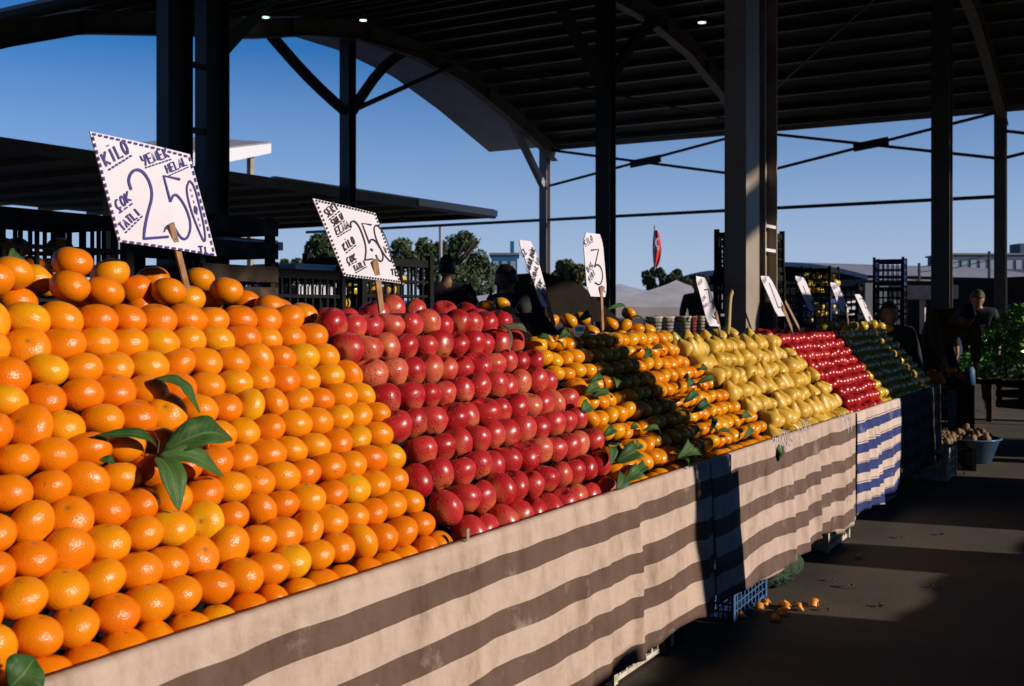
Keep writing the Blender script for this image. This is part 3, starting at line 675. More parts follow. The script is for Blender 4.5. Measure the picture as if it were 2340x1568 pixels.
# loose fruit heaped along the crests (positions read as they lie)
def loose(kind, cat, group, pts, label, D=2.1):
    for n, (u, v, Dn) in enumerate(pts):
        p = onD(u, v, Dn)
        fruit(kind, p, rot_for(kind), random.uniform(1.0, 1.1), label % ORD[n + 1], cat, group)
loose('orange', 'orange', 'oranges heaped loose on top of the pile',
      [(30, 624, 2.10), (78, 640, 2.2), (166, 600, 2.14), (160, 655, 2.09), (252, 626, 2.18), (238, 668, 2.1), (308, 662, 2.17), (350, 640, 2.24), (385, 666, 2.1), (430, 683, 2.14), (455, 640, 2.26), (518, 664, 2.13), (560, 692, 2.2), (615, 703, 2.12), (692, 721, 2.1), (110, 650, 2.28), (-20, 640, 2.1), (470, 690, 2.2), (330, 700, 2.16), (580, 705, 2.22), (640, 715, 2.2), (40, 690, 2.12), (200, 690, 2.15)],
      'loose orange on top of the orange pile, %s counted from the left')
loose('apple', 'apple', 'large red apples heaped loose on top of the pile',
      [(748, 742, 2.12), (790, 735, 2.2), (836, 765, 2.1), (855, 722, 2.16), (893, 708, 2.22), (905, 755, 2.1), (945, 714, 2.26), (956, 750, 2.12), (995, 757, 2.12), (1015, 718, 2.2), (1065, 722, 2.25), (1046, 762, 2.12), (1090, 735, 2.2), (1110, 745, 2.12), (1135, 735, 2.2), (1183, 768, 2.12)],
      'loose red apple on top of the apple pile, %s counted from the left')
loose('mandarin', 'mandarin', 'mandarins heaped loose on top of the pile',
      [(1110, 704, 2.3), (1145, 697, 2.35), (1165, 718, 2.25), (1213, 730, 2.2), (1205, 752, 2.14), (1245, 763, 2.12), (1300, 733, 2.24), (1290, 765, 2.12), (1330, 728, 2.3), (1352, 758, 2.14), (1395, 740, 2.2), (1385, 775, 2.1), (1437, 717, 2.3), (1425, 745, 2.2), (1455, 752, 2.16), (1480, 754, 2.2), (1415, 770, 2.12), (1450, 780, 2.12), (1260, 735, 2.3), (1520, 770, 2.14), (1500, 785, 2.12)],
      'loose mandarin on top of the mandarin pile, %s counted from the left')
loose('pear', 'pear', 'pears heaped loose on top of the pile',
      [(1540, 782, 2.15), (1570, 776, 2.2), (1592, 784, 2.18), (1612, 774, 2.15), (1640, 768, 2.25), (1667, 762, 2.3), (1625, 795, 2.08), (1680, 782, 2.15), (1712, 768, 2.25), (1700, 785, 2.12), (1735, 780, 2.2), (1762, 790, 2.08), (1790, 795, 2.1)],
      'loose pear on top of the pear pile, %s counted from the left')
loose('small_apple', 'apple', 'small red apples heaped loose on top of the pile',
      [(1735, 764, 2.2), (1752, 768, 2.15), (1775, 762, 2.25), (1793, 766, 2.2), (1812, 764, 2.15), (1840, 762, 2.1), (1865, 764, 2.1), (1885, 768, 2.05), (1905, 765, 2.1)],
      'loose small red apple on top of its pile, %s counted from the left')
loose('yellow_apple', 'apple', 'yellow apples heaped loose on top of the far pile',
      [(1880, 748, 2.25), (1900, 745, 2.2), (1925, 745, 2.15), (1950, 745, 2.1), (1972, 746, 2.1), (1994, 742, 2.1), (2013, 748, 2.05), (2030, 752, 2.05), (1935, 757, 2.05)],
      'loose shaded yellow apple on top of the far pile, %s counted from the left')
pm_ = bpy.data.objects.new('peeled_mandarin', MESH['mandarin'][1].copy()); COL.objects.link(pm_)
pm_.data.materials.clear(); pm_.data.materials.append(M['flesh']); pm_.location = onD(1448, 776, 2.04); pm_.scale = (1.1, 1.1, 1.0); pm_.rotation_euler = (R(70), 0, 0)
tag(pm_, 'half peeled mandarin with pink flesh showing near the top of the mandarins', 'mandarin')

# ------------------------------------------------------------------ leaves
def leaf_obj(base, tip, width, label, group=None, up=None, m='leaf', curl=0.12, cat='leaf'):
    base, tip = Vector(base), Vector(tip); d = tip - base; L = d.length; d.normalize()
    up = Vector(up) if up else Vector((random.uniform(-.3, .3), -0.75, 0.65)); side = d.cross(up).normalized(); nn = side.cross(d).normalized()
    width *= 1.3; n = 14; vs = []; fs = []; uvs = []
    for i in range(n + 1):
        k = i / n; wd = width * 0.5 * (math.sin(math.pi * k ** 0.85) ** 0.8 if 0 < k < 1 else 0.02)
        c = base + d * L * k + nn * (curl * L * math.sin(math.pi * k) + 0.05 * L * math.sin(k * 5))
        for q in (-1, -0.5, 0, 0.5, 1):
            vs.append(c + side * wd * q + nn * (abs(q) ** 1.3) * wd * 0.35 + nn * 0.10 * wd * math.sin(k * 16 + q * 2) * abs(q)); uvs.append((q, k))
    for i in range(n):
        for j in range(4):
            a = i * 5 + j; fs.append((a, a + 1, a + 6, a + 5))
    mb = MB(); mb.add(vs, fs); o = mb.build('leaf', M[m], smooth=True, loc=base)
    ul = o.data.uv_layers.new(name='UVMap')
    for lp in o.data.loops: ul.data[lp.index].uv = uvs[lp.vertex_index]
    s = o.modifiers.new('s', 'SOLIDIFY'); s.thickness = 0.0008
    return tag(o, label, cat, group)
def lift(u, v, up=0.05, ds=0.0):
    # point on the sloping pile seen at (u,v), lifted off the fruit
    up -= 0.012; a = ray(u, v); ta = math.tan(SA); H = 0.58 - up / math.cos(SA)
    m = (H + ta * D0) / (ta * a[1] - a[2]); return Vector((a[0] * m, a[1] * m, CAMZ + a[2] * m))
L = leaf_obj
L(lift(358, 1042, .05), lift(412, 1163, .05), .042, 'broad green leaf pointing down, lowest of the cluster on the oranges')
L(lift(360, 1040, .055), lift(516, 1084, .06), .034, 'long green leaf pointing right across the middle of the orange pile')
L(lift(368, 1035, .05), lift(536, 998, .075), .055, 'wide pale green folded leaf at the right of the leaf cluster on the oranges', curl=0.2)
L(lift(360, 1022, .05), lift(222, 990, .055), .020, 'narrow dark leaf lying left of the leaf cluster on the oranges')
L(lift(352, 865, .05), lift(462, 940, .05), .038, 'dark green leaf lying alone among the upper rows of oranges')
L(lift(22, 1572, .04), lift(82, 1502, .06), .052, 'large green leaf standing at the bottom left corner of the oranges', curl=0.14)
L(onD(20, 600, 2.18), onD(48, 582, 2.2), .03, 'small pale leaf tip at the top left of the oranges')
L(lift(262, 1058, .045), lift(228, 1050, .045), .015, 'tiny dark leaf tip between two oranges below the narrow leaf')
stg = MB(); stg.tube([lift(360, 1040, .05), lift(364, 1010, .055), lift(350, 985, .05), lift(300, 985, .05)], 0.0018, 6)
tag(stg.build('twig', M['stem'], smooth=True), 'thin brown twig by the leaf cluster on the oranges', 'twig')
L(lift(1210, 905 - 130, .05), lift(1140, 745, .055), .03, 'dry curled leaf lying on the upper red apples', m='leaf_dry')
L(lift(1143, 742, .055), lift(1168, 805, .05), .016, 'dry grey-green leaf stem hanging down over the red apples', m='leaf_dry')
LF = [(1228, 772, 1262, 782, .03), (1262, 782, 1292, 800, .03), (1275, 775, 1294, 758, .028), (1325, 778, 1352, 770, .03), (1320, 735, 1352, 722, .03), (1385, 708, 1440, 712, .02), (1437, 728, 1478, 752, .03), (1470, 820, 1482, 790, .03), (1488, 798, 1520, 806, .025),
      (1350, 872, 1382, 862, .03), (1335, 900, 1372, 885, .04), (1352, 908, 1400, 908, .03), (1328, 940, 1352, 925, .045), (1395, 868, 1410, 885, .03), (1410, 870, 1452, 880, .02), (1560, 865, 1572, 885, .04), (1590, 878, 1633, 882, .03), (1560, 922, 1584, 900, .035), (1578, 945, 1618, 930, .04), (1595, 940, 1600, 925, .03),
      (1378, 998, 1405, 978, .03), (1440, 980, 1460, 975, .025), (1382, 1020, 1398, 1060, .035), (1398, 1045, 1420, 1022, .04), (1405, 1060, 1455, 1040, .06), (1450, 1028, 1460, 1010, .03), (1408, 1120, 1420, 1075, .045), (1425, 1100, 1460, 1080, .045), (1470, 1065, 1440, 1090, .03),
      (1545, 1050, 1560, 1005, .03), (1545, 1045, 1606, 1055, .03), (1548, 1050, 1578, 1070, .05), (1540, 1035, 1575, 1045, .03), (1615, 975, 1645, 998, .03), (1640, 985, 1680, 995, .025), (1700, 1000, 1715, 970, .03), (1695, 955, 1716, 945, .035), (1615, 960, 1622, 990, .025), (1468, 985, 1512, 990, .022), (1600, 845, 1616, 838, .03)]
for n, (a, b, c, d_, wd) in enumerate(LF):
    where = 'near the top' if b < 820 else ('halfway down' if b < 960 else 'in the lower rows')
    L(lift(a, b, .042), lift(c, d_, .055), wd * 0.85, 'dark green leaf %s of the mandarins, %s such leaf from the apples' % (where, ['', 'first', 'second', 'third', 'fourth', 'fifth', 'sixth', 'seventh', 'eighth', 'ninth', 'tenth', 'eleventh', 'twelfth', 'thirteenth', 'fourteenth', 'fifteenth', 'sixteenth', 'seventeenth', 'eighteenth', 'nineteenth', 'twentieth'][1 + sum(1 for q in LF if (('t' if q[1] < 820 else ('h' if q[1] < 960 else 'l')) == ('t' if b < 820 else ('h' if b < 960 else 'l'))) and q[0] < a)]), 'leaves tucked among the mandarins', curl=random.uniform(.05, .3))
L(onD(1772, 1015, 1.47), onD(1778, 1058, 1.465), .055, 'green leaf hanging against the striped cloth below the pears', up=(0, -1, 0))
# shredded white plastic along the pear edge
for n, (u, v) in enumerate(((1775, 1010), (1790, 1000), (1800, 1005), (1830, 985), (1845, 975), (1925, 955), (1935, 968))):
    mb = MB(); p = onD(u, v - 12, 1.462)
    for q in range(8):
        a = p + Vector((random.uniform(-.05, .05), random.uniform(-.01, .01), random.uniform(-.01, .02)))
        b = a + Vector((random.uniform(-.03, .03), random.uniform(-.02, .0), random.uniform(-.06, .0))); c = b + Vector((random.uniform(-.02, .02), 0, random.uniform(-.03, 0)))
        mb.tube([a, b, c], [0.0012, 0.0022, 0.0006], 4)
    tag(mb.build('plastic_shred', M['card'], loc=p), 'tuft of torn white plastic on the pear edge, %s from the left' % ORD[n + 1], 'plastic', 'torn white plastic along the pear edge')
st = MB(); st.box(onD(1069, 1222, 1.46), (0.012, 0.002, 0.03)); tag(st.build('paper_clip', M['steel']), 'tiny metal clip on the cloth edge between oranges and apples', 'clip')

# ------------------------------------------------------------------ price signs
FONT = {
 'A': [[(0, 0), (.5, 1), (1, 0)], [(.2, .4), (.8, .4)]], 'B': [[(0, 0), (0, 1), (.7, .9), (.7, .6), (0, .5), (.9, .4), (.9, .1), (0, 0)]],
 'C': [[(.95, .85), (.5, 1), (.05, .6), (.05, .3), (.5, 0), (.95, .15)]], 'D': [[(0, 0), (0, 1), (.6, .9), (.95, .5), (.6, .05), (0, 0)]],
 'E': [[(1, 1), (0, 1), (0, 0), (1, 0)], [(0, .5), (.8, .5)]], 'G': [[(.95, .85), (.5, 1), (.05, .6), (.05, .3), (.5, 0), (.95, .2), (.95, .5), (.55, .5)]],
 'H': [[(0, 0), (0, 1)], [(1, 0), (1, 1)], [(0, .5), (1, .5)]], 'I': [[(.5, 0), (.5, 1)]], 'K': [[(0, 0), (0, 1)], [(1, 1), (0, .45), (1, 0)]],
 'L': [[(0, 1), (0, 0), (1, 0)]], 'M': [[(0, 0), (.02, 1), (.5, .1), (.98, 1), (1, 0)]], 'N': [[(0, 0), (0, 1), (1, 0), (1, 1)]],
 'O': [[(.5, 1), (.1, .8), (0, .4), (.3, 0), (.7, 0), (1, .4), (.9, .8), (.5, 1)]], 'R': [[(0, 0), (0, 1), (.8, .9), (.8, .6), (0, .5), (1, 0)]],
 'S': [[(.95, .9), (.4, 1), (.05, .75), (.5, .5), (.95, .3), (.6, 0), (.05, .1)]], 'T': [[(0, 1), (1, 1)], [(.5, 1), (.5, 0)]], 'U': [[(0, 1), (0, .3), (.4, 0), (.8, .15), (1, 1)]],
 'Y': [[(0, 1), (.1, .5), (.6, .45)], [(1, 1), (.8, .4), (.3, -.1)]], 'Z': [[(0, 1), (1, 1), (0, 0), (1, 0)]],
}
FONT['\u0130'] = FONT['I'] + [[(.5, 1.2), (.5, 1.3)]]
FONT['\u00c7'] = FONT['C'] + [[(.5, 0), (.55, -.22), (.35, -.25)]]
FONT['\u00d6'] = FONT['O'] + [[(.25, 1.2), (.25, 1.28)], [(.75, 1.2), (.75, 1.28)]]
FONT['\u00dc'] = FONT['U'] + [[(.25, 1.2), (.25, 1.28)], [(.75, 1.2), (.75, 1.28)]]
def smooth_poly(p, it=2):
    for _ in range(it):
        q = [p[0]]
        for a, b in zip(p, p[1:]):
            q += [(a[0] * .75 + b[0] * .25, a[1] * .75 + b[1] * .25), (a[0] * .25 + b[0] * .75, a[1] * .25 + b[1] * .75)]
        p = q + [p[-1]]
    return p
class Sign:
    def __init__(s, corners, D, bend=0.02, ink='ink_blue'):
        s.D = D; s.c = [onD(u, v, D) for u, v in corners]; s.bend = bend; s.ink = ink; s.mb = MB()
        s.cen = sum(s.c, Vector()) / 4; xs_ = [q.x for q in s.c]; s.hw = (max(xs_) - min(xs_)) / 2
    def pt(s, u, v, off):
        p = onD(u, v, s.D); k = (p.x - s.cen.x) / s.hw
        return Vector((p.x, s.D + s.bend * (k * k - 0.4) - off, p.z))
    def panel(s, parent, chamfer=0.0):
        n = 10; mb = MB(); tl, tr, br, bl = s.c; vs = []
        for side in (0, 0.003):
            for j in range(n + 1):
                for i in range(n + 1):
                    a, b = i / n, j / n
                    if chamfer:
                        cut = chamfer
                        if b < cut: a = max(min(a, 1 - (cut - b)), (cut - b))
                        if b > 1 - cut: a = max(min(a, 1 - (b - 1 + cut)), (b - 1 + cut))
                    p = (tl * (1 - a) + tr * a) * (1 - b) + (bl * (1 - a) + br * a) * b
                    k = (p.x - s.cen.x) / s.hw
                    vs.append(Vector((p.x, s.D + s.bend * (k * k - 0.4) + side, p.z)))
        m = n + 1; fs = []
        for j in range(n):
            for i in range(n):
                q = j * m + i; fs.append((q, q + m, q + m + 1, q + 1)); q += m * m; fs.append((q, q + 1, q + m + 1, q + m))
        for i in range(n):
            for (a, b) in ((i, i + 1), (n * m + i + 1, n * m + i)): fs.append((a, b, b + m * m, a + m * m))
            for (a, b) in (((i + 1) * m, i * m), (i * m + n, (i + 1) * m + n)): fs.append((a, b, b + m * m, a + m * m))
        mb.add(vs, fs); return mb.build('card', M['card'], parent, smooth=False)
    def stroke(s, pts, w, closed=False):
        w *= 0.82
        P = [s.pt(u, v, 0.0022 + 0.00002 * (len(s.mb.v) % 37)) for u, v in pts]
        for i, p in enumerate(P):
            a = P[max(i - 1, 0)]; b = P[min(i + 1, len(P) - 1)]; d = (b - a)
            if d.length < 1e-6: d = Vector((1, 0, 0))
            d.normalize(); n = d.cross(Vector((0, 1, 0))).normalized() * w / 2
            s.mb.v += [p + n, p - n]
        k = len(s.mb.v) - 2 * len(P)
        for i in range(len(P) - 1): s.mb.f.append((k + 2 * i, k + 2 * i + 2, k + 2 * i + 3, k + 2 * i + 1))
    def dash(s, a, b, n, w, duty=0.6):
        for i in range(n):
            k0, k1 = i / n, (i + duty) / n
            s.stroke([(a[0] + (b[0] - a[0]) * k0, a[1] + (b[1] - a[1]) * k0), (a[0] + (b[0] - a[0]) * k1, a[1] + (b[1] - a[1]) * k1)], w)
    def text(s, txt, p0, p1, up, w, gap=0.34, dashes=0):
        n = len(txt); ax = ((p1[0] - p0[0]) / n, (p1[1] - p0[1]) / n)
        for i, ch in enumerate(txt):
            for st in FONT[ch]:
                pts = [(p0[0] + ax[0] * (i + x * (1 - gap)) + up[0] * y, p0[1] + ax[1] * (i + x * (1 - gap)) + up[1] * y) for x, y in (smooth_poly(st, 1) if ch in 'COSGUD\u00c7\u00d6\u00dc' else st)]
                s.stroke(pts, w)
        if dashes:
            o = (-up[0] * .28, -up[1] * .28)
            s.dash((p0[0] + o[0], p0[1] + o[1]), (p1[0] + o[0], p1[1] + o[1]), dashes, w * 0.9)
def sign(corners, D, label, ink, stick, chamfer=0.0, bend=0.02, draw=None, sw=0.016):
    S = Sign(corners, D, bend, ink); root = empty('price_sign', (0, 0, 0), label=label, cat='sign', group='handwritten price signs')
    card = S.panel(root, chamfer); draw(S)
    S.mb.build('lettering', M[ink], root)
    a = S.pt(*stick[0], 0.008); b = onD(*stick[1], D + 0.03); mb = MB(); mb.bar(a, b, sw, 0.006, up=(0, 1, 0)) if False else mb.bar(a, b, 0.006, sw, up=(1, 0, 0.3))
    o = mb.build('stick', M['stick'], root)
    return root
def C1(x, y): return (x * .30077, 254 + y * .30077)
def C2(x, y): return (580.4 + .31007 * x, 399 + .31007 * y)
def C3(x, y): return (1088.3 + .3239 * x, 471.6 + .3239 * y)
def C4(x, y): return (1613.5 + .3239 * x, 471.6 + .3239 * y)
def vec(C, x, y): a = C(0, 0); b = C(x, y); return (b[0] - a[0], b[1] - a[1])
def d1(S):
    T = lambda s_, a, b, up, w, n: S.text(s_, C1(*a), C1(*b), vec(C1, *up), w, dashes=n)
    T('K\u0130LO', (815, 420), (990, 305), (-42, -95), .0065, 7)
    T('YEMEK', (1085, 412), (1290, 345), (-30, -70), .0052, 8); T('HELAL', (1265, 475), (1425, 405), (-25, -62), .0046, 7)
    T('\u00c7OK', (895, 755), (1003, 670), (-30, -72), .005, 3); T('TATLI', (935, 912), (1068, 775), (-40, -50), .005, 6)
    T('TL', (1515, 1088), (1625, 1090), (-10, -60), .005, 0)
    P = lambda pts, w: S.stroke(smooth_poly([C1(*p) for p in pts], 2), w)
    P([(990, 600), (965, 520), (1000, 450), (1060, 445), (1120, 520), (1150, 640), (1110, 780), (1090, 880), (1085, 930)], .0085)
    P([(1085, 925), (1082, 970), (1083, 970), (1270, 955)], .0075)
    S.stroke([C1(1358, 520), C1(1230, 492), C1(1283, 690)], .0075)
    P([(1283, 690), (1310, 630), (1350, 650), (1410, 740), (1450, 870), (1420, 970), (1370, 975), (1310, 880)], .0075)
    P([(1432, 530), (1405, 590), (1440, 740), (1500, 890), (1565, 1020), (1560, 900), (1520, 740), (1470, 560), (1430, 528)], .0055)
    P([(1478, 720), (1475, 760), (1490, 780), (1495, 745), (1480, 725)], .006)
    S.dash(C1(1440, 590), C1(1530, 900), 7, .003, .5); P([(1235, 920), (1250, 870), (1262, 900)], .004); P([(1318, 945), (1325, 975)], .009)
    cs = [C1(712, 172), C1(1432, 350), C1(1640, 1090), C1(905, 985)]
    for i, n in ((0, 17), (1, 14), (2, 14), (3, 16)): S.dash(cs[i], cs[(i + 1) % 4], n, .006)
sign([(210, 300), (433, 353), (500, 585), (271, 553)], 2.05, 'large white card with blue lettering reading 2,50, stuck in the oranges', 'ink_blue', [(383, 512), (428, 660)], bend=0.012, draw=d1)
def d2(S):
    T = lambda s_, a, b, up, w, n: S.text(s_, C2(*a), C2(*b), vec(C2, *up), w, dashes=n)
    T('SERT', (545, 318), (625, 248), (-30, -52), .005, 4); T('SULU', (585, 385), (662, 322), (-22, -46), .005, 4); T('ELMA', (607, 445), (705, 385), (-16, -50), .005, 5)
    T('K\u0130LO', (665, 565), (742, 500), (-22, -52), .005, 4); T('\u00c7OK', (685, 660), (752, 622), (-14, -45), .005, 3); T('TATLI', (735, 715), (822, 665), (-14, -38), .005, 5)
    T('TL', (1015, 742), (1080, 745), (-6, -42), .006, 0)
    P = lambda pts, w: S.stroke(smooth_poly([C2(*p) for p in pts], 2), w)
    P([(708, 395), (700, 350), (735, 340), (780, 410), (820, 540), (808, 632)], .0065); S.stroke([C2(808, 630), C2(870, 622)], .006)
    S.stroke([C2(858, 372), C2(785, 358), C2(842, 510)], .006); P([(842, 505), (855, 470), (900, 500), (950, 590), (940, 645), (905, 630), (890, 590)], .006)
    P([(890, 372), (872, 400), (900, 500), (960, 600), (1020, 655), (1010, 590), (970, 470), (925, 390), (890, 372)], .0055); P([(950, 530), (975, 590), (965, 540)], .004)
    P([(850, 548), (868, 562)], .008)
    cs = [C2(462, 190), C2(882, 292), C2(1082, 790), C2(664, 738)]
    for i, n in ((0, 20), (1, 20), (2, 20), (3, 18)): S.dash(cs[i], cs[(i + 1) % 4], n, .007, .5)
sign([C2(445, 175), C2(890, 285), C2(1095, 803), C2(660, 747)], 2.06, 'white card with black lettering reading 2,50, stuck in the large red apples', 'ink_black', [(850, 595), (872, 712)], bend=0.01, draw=d2, sw=0.024)
def d3(S):
    T = lambda s_, a, b, up, w: S.text(s_, C3(*a), C3(*b), vec(C3, *up), w)
    T('\u00d6Z', (335, 365), (358, 322), (-22, -30), .005); T('G\u00dcM\u00dcLD\u00dcR', (370, 475), (412, 300), (-26, -22), .005)
    T('MANDAL\u0130N', (398, 560), (442, 375), (-24, -20), .005); T('\u00c7OK', (432, 590), (465, 535), (-18, -32), .005); T('TATLI', (465, 635), (490, 560), (-18, -18), .004)
    S.dash(C3(430, 610), C3(440, 655), 4, .003); S.dash(C3(495, 600), C3(505, 650), 4, .003)
sign([C3(300, 235), C3(390, 248), C3(530, 710), C3(455, 708)], 2.1, 'narrow white card with slanting black handwriting, leaning left in the mandarins', 'ink_black', [(1240, 668), (1266, 745)], .12, 0.01, d3, 0.022)
def d4(S):
    T = lambda s_, a, b, up, w, n: S.text(s_, C3(*a), C3(*b), vec(C3, *up), w, dashes=n)
    T('K\u0130LO', (768, 275), (820, 235), (-8, -34), .0045, 4); T('BAL', (785, 460), (822, 405), (-10, -30), .005, 3); T('G\u0130B\u0130', (795, 530), (832, 465), (-10, -28), .005, 4)
    T('TL', (887, 605), (918, 602), (-2, -36), .006, 0)
    S.stroke([C3(805, 310), C3(857, 304), C3(828, 430)], .009)
    S.stroke(smooth_poly([C3(*p) for p in [(828, 430), (845, 405), (882, 440), (890, 510), (865, 560), (830, 538)]], 2), .008)
sign([C3(757, 183), C3(886, 200), C3(933, 641), C3(785, 635)], 2.1, 'upright white card reading 3 in black, standing in the mandarins', 'ink_black', [(1368, 655), (1377, 755)], .14, 0.008, d4, 0.022)
def d5(S):
    S.stroke([C3(1603, 590), C3(1632, 586), C3(1645, 680)], .009); S.stroke(smooth_poly([C3(*p) for p in [(1645, 680), (1652, 670), (1680, 700), (1705, 775), (1690, 800), (1660, 775)]], 2), .008)
    S.text('K\u0130LO', C3(1570, 560), C3(1592, 530), vec(C3, -8, -24), .004); S.text('\u00c7OK', C3(1595, 670), C3(1617, 640), vec(C3, -8, -20), .004); S.text('TATLI', C3(1603, 720), C3(1638, 690), vec(C3, -8, -18), .004)
    S.text('TL', C3(1700, 825), C3(1718, 825), vec(C3, -3, -20), .004)
sign([C3(1545, 490), C3(1615, 505), C3(1733, 849), C3(1632, 843)], 2.12, 'narrow white card reading 3, stuck in the pears beside the large column', 'ink_black', [(1632, 713), (1650, 783)], .12, 0.008, d5, 0.026)
def d6(S):
    S.stroke([C4(440, 540), C4(505, 715), C4(545, 706)], .010); S.stroke([C4(525, 680), C4(555, 755)], .009); S.text('K\u0130LO', C4(400, 550), C4(425, 520), vec(C4, -8, -24), .005)
sign([C4(380, 490), C4(447, 496), C4(582, 773), C4(498, 776)], 2.1, 'bright white card reading 4, leaning left in front of the large column', 'ink_black', [(1785, 701), (1813, 762)], .12, 0.008, d6, 0.028)
def d7(S):
    S.stroke([C4(680, 560), C4(725, 680), C4(770, 668)], .010); S.stroke([C4(745, 650), C4(770, 720)], .009); S.text('K\u0130LO', C4(645, 540), C4(672, 512), vec(C4, -8, -22), .005)
sign([C4(624, 489), C4(690, 505), C4(786, 741), C4(722, 735)], 2.15, 'shaded grey card reading 4, first to the right of the bright one', 'ink_black', [(1855, 690), (1875, 760)], .12, 0.008, d7, 0.03)
def d8(S):
    S.text('SULU', C4(895, 590), C4(930, 565), vec(C4, -8, -26), .006); S.text('ELMA', C4(915, 640), C4(955, 610), vec(C4, -8, -26), .006); S.stroke([C4(950, 650), C4(985, 720), C4(1000, 710)], .010)
sign([C4(873, 534), C4(925, 545), C4(1016, 751), C4(946, 742)], 2.15, 'shaded card with scribbled lines, second to the right of the bright one', 'ink_black', [(1930, 700), (1940, 755)], .1, 0.008, d8, 0.02)
def d9(S):
    S.stroke([C4(1080, 655), C4(1098, 650), C4(1120, 720)], .010); S.stroke(smooth_poly([C4(*p) for p in [(1120, 720), (1130, 710), (1150, 760), (1160, 790), (1140, 780)]], 2), .009)
sign([C4(1048, 620), C4(1086, 622), C4(1188, 816), C4(1130, 812)], 2.15, 'dim blue-grey card at the right end of the row of signs', 'ink_black', [(1985, 725), (1992, 755)], .1, 0.008, d9, 0.02)
mb = MB(); mb.bar(onD(1793, 688, 2.12), onD(1832, 764, 2.08), 0.008, 0.026, up=(1, 0, 0.3))
tag(mb.build('sign_stick', M['stick']), 'bare wooden stick between the bright card and the shaded one', 'stick')

# ------------------------------------------------------------------ crates
def crate_parts(kind, L=0.55, W=0.36, Hh=0.29):
    mb = MB(); t = 0.012
    if kind == 'wooden':
        for x in (-L / 2 + 0.02, L / 2 - 0.02):
            for y in (-W / 2 + 0.02, W / 2 - 0.02): mb.box((x, y, Hh / 2), (0.035, 0.035, Hh))
        for k in range(3):
            z = 0.045 + k * (Hh - 0.09) / 2
            for y in (-W / 2 - 0.006, W / 2 + 0.006): mb.box((0, y, z), (L, 0.011, 0.068))
            for x in (-L / 2 - 0.004, L / 2 + 0.004): mb.box((x, 0, z), (0.011, W - 0.002, 0.06))
        for k in range(5): mb.box((0, -W / 2 + 0.05 + k * (W - 0.1) / 4, 0.006), (L - 0.08, 0.06, 0.01))
        return mb
    for x in (-L / 2, L / 2):
        for y in (-W / 2, W / 2): mb.box((x, y, Hh / 2 + 0.012), (0.034, 0.034, Hh + 0.024))
    for z, h in ((0.02, 0.035), (Hh * 0.34, 0.014), (Hh * 0.6, 0.014), (Hh - 0.02, 0.04)):
        for y in (-W / 2, W / 2): mb.box((0, y, z), (L - 0.036, t, h))
        for x in (-L / 2, L / 2): mb.box((x, 0, z), (t, W - 0.036, h))
    n = 9
    for i in range(1, n):
        x = -L / 2 + L * i / n
        for y in (-W / 2, W / 2): mb.box((x, y, Hh / 2), (0.013, t * 0.7, Hh - 0.03))
    for i in range(1, 6):
        y = -W / 2 + W * i / 6
        for x in (-L / 2, L / 2): mb.box((x, y, Hh / 2), (t * 0.7, 0.013, Hh - 0.03))
    mb.box((0, 0, 0.008), (L - 0.04, W - 0.04, 0.008))
    return mb
CM = {}
for k, m in (('wooden', 'wood'), ('black', 'plastic_black'), ('blue', 'plastic_blue'), ('teal', 'plastic_teal'), ('white', 'plastic_white')):
    me = crate_parts('wooden' if k == 'wooden' else 'p').mesh(k + '_crate'); me.materials.append(M[m]); CM[k] = me
def crate(kind, p, label, rz=0, scale=(1, 1, 1), group='crates stacked behind the stalls', name=None):
    o = bpy.data.objects.new('wooden_crate' if kind == 'wooden' else 'plastic_crate', CM[kind]); COL.objects.link(o)
    o.location = p; o.rotation_euler = (0, 0, rz); o.scale = scale
    return tag(o, label, 'crate', group)
LEV = ['bottom', 'second', 'third', 'fourth', 'fifth', 'sixth', 'seventh', 'eighth', 'ninth']
def stack(kinds, t, y, rz, where, z0=0.0, fill=None, scale=(1, 1, 1)):
    z = z0
    for i, k in enumerate(kinds):
        nm = {'wooden': 'slatted wooden', 'black': 'black plastic', 'blue': 'blue plastic', 'teal': 'faded blue plastic', 'white': 'white plastic'}[k]
        lv = 'top' if i == len(kinds) - 1 else LEV[i]
        crate(k, (t, y, z), '%s crate, %s of the stack %s' % (nm, lv, where), rz + random.uniform(-.03, .03), scale)
        if fill and z > 0.75:
            for q in range(10 if i < len(kinds) - 1 else 14):
                a = Vector((random.uniform(-.22, .22) * scale[0], random.uniform(-.13, .13), 0)); a.rotate(Matrix.Rotation(rz, 3, 'Z'))
                fruit(fill, Vector((t, y, z + 0.06 + (q % 3) * 0.065)) + a, rot_for(fill), 1.0, 'fruit in the %s crate of the stack %s' % (lv, where), 'fruit', 'fruit inside the crates %s' % where)
        z += (0.29 if k == 'wooden' else 0.312) * scale[2]
    return z
stack(['black'] * 5, 1.76, 3.3, 0, 'at the far left behind the oranges', fill='orange')
stack(['black'] * 5, 2.36, 3.32, 0, 'behind the large 2,50 sign', fill='orange', scale=(1, 1, 1.04))
stack(['wooden'] * 6, 3.18, 3.32, 0.05, 'between the double column and the apple sign', scale=(0.78, 1, .95))
stack(['wooden'] * 4 + ['black'], 3.63, 3.35, 0, 'left of the apple sign', scale=(0.78, 1, 1))
stack(['black'] * 4, 4.04, 3.5, 0, 'behind the apple sign', fill='small_apple', scale=(.6, 1, 1))
stack(['black'] * 5, 4.50, 3.52, 0, 'right of the apple sign', fill='yellow_apple')
stack(['black'] * 6, 7.95, 2.64, 0, 'left of the large column', fill='yellow_apple', scale=(.8, 1, 1))
stack(['black'] * 6, 8.85, 2.93, 0, 'just right of the large column', fill='yellow_apple')
stack(['black', 'black', 'black', 'black', 'blue', 'black'], 10.3, 2.74, 0, 'with one blue crate', fill='yellow_apple', scale=(.6, .7, .9))
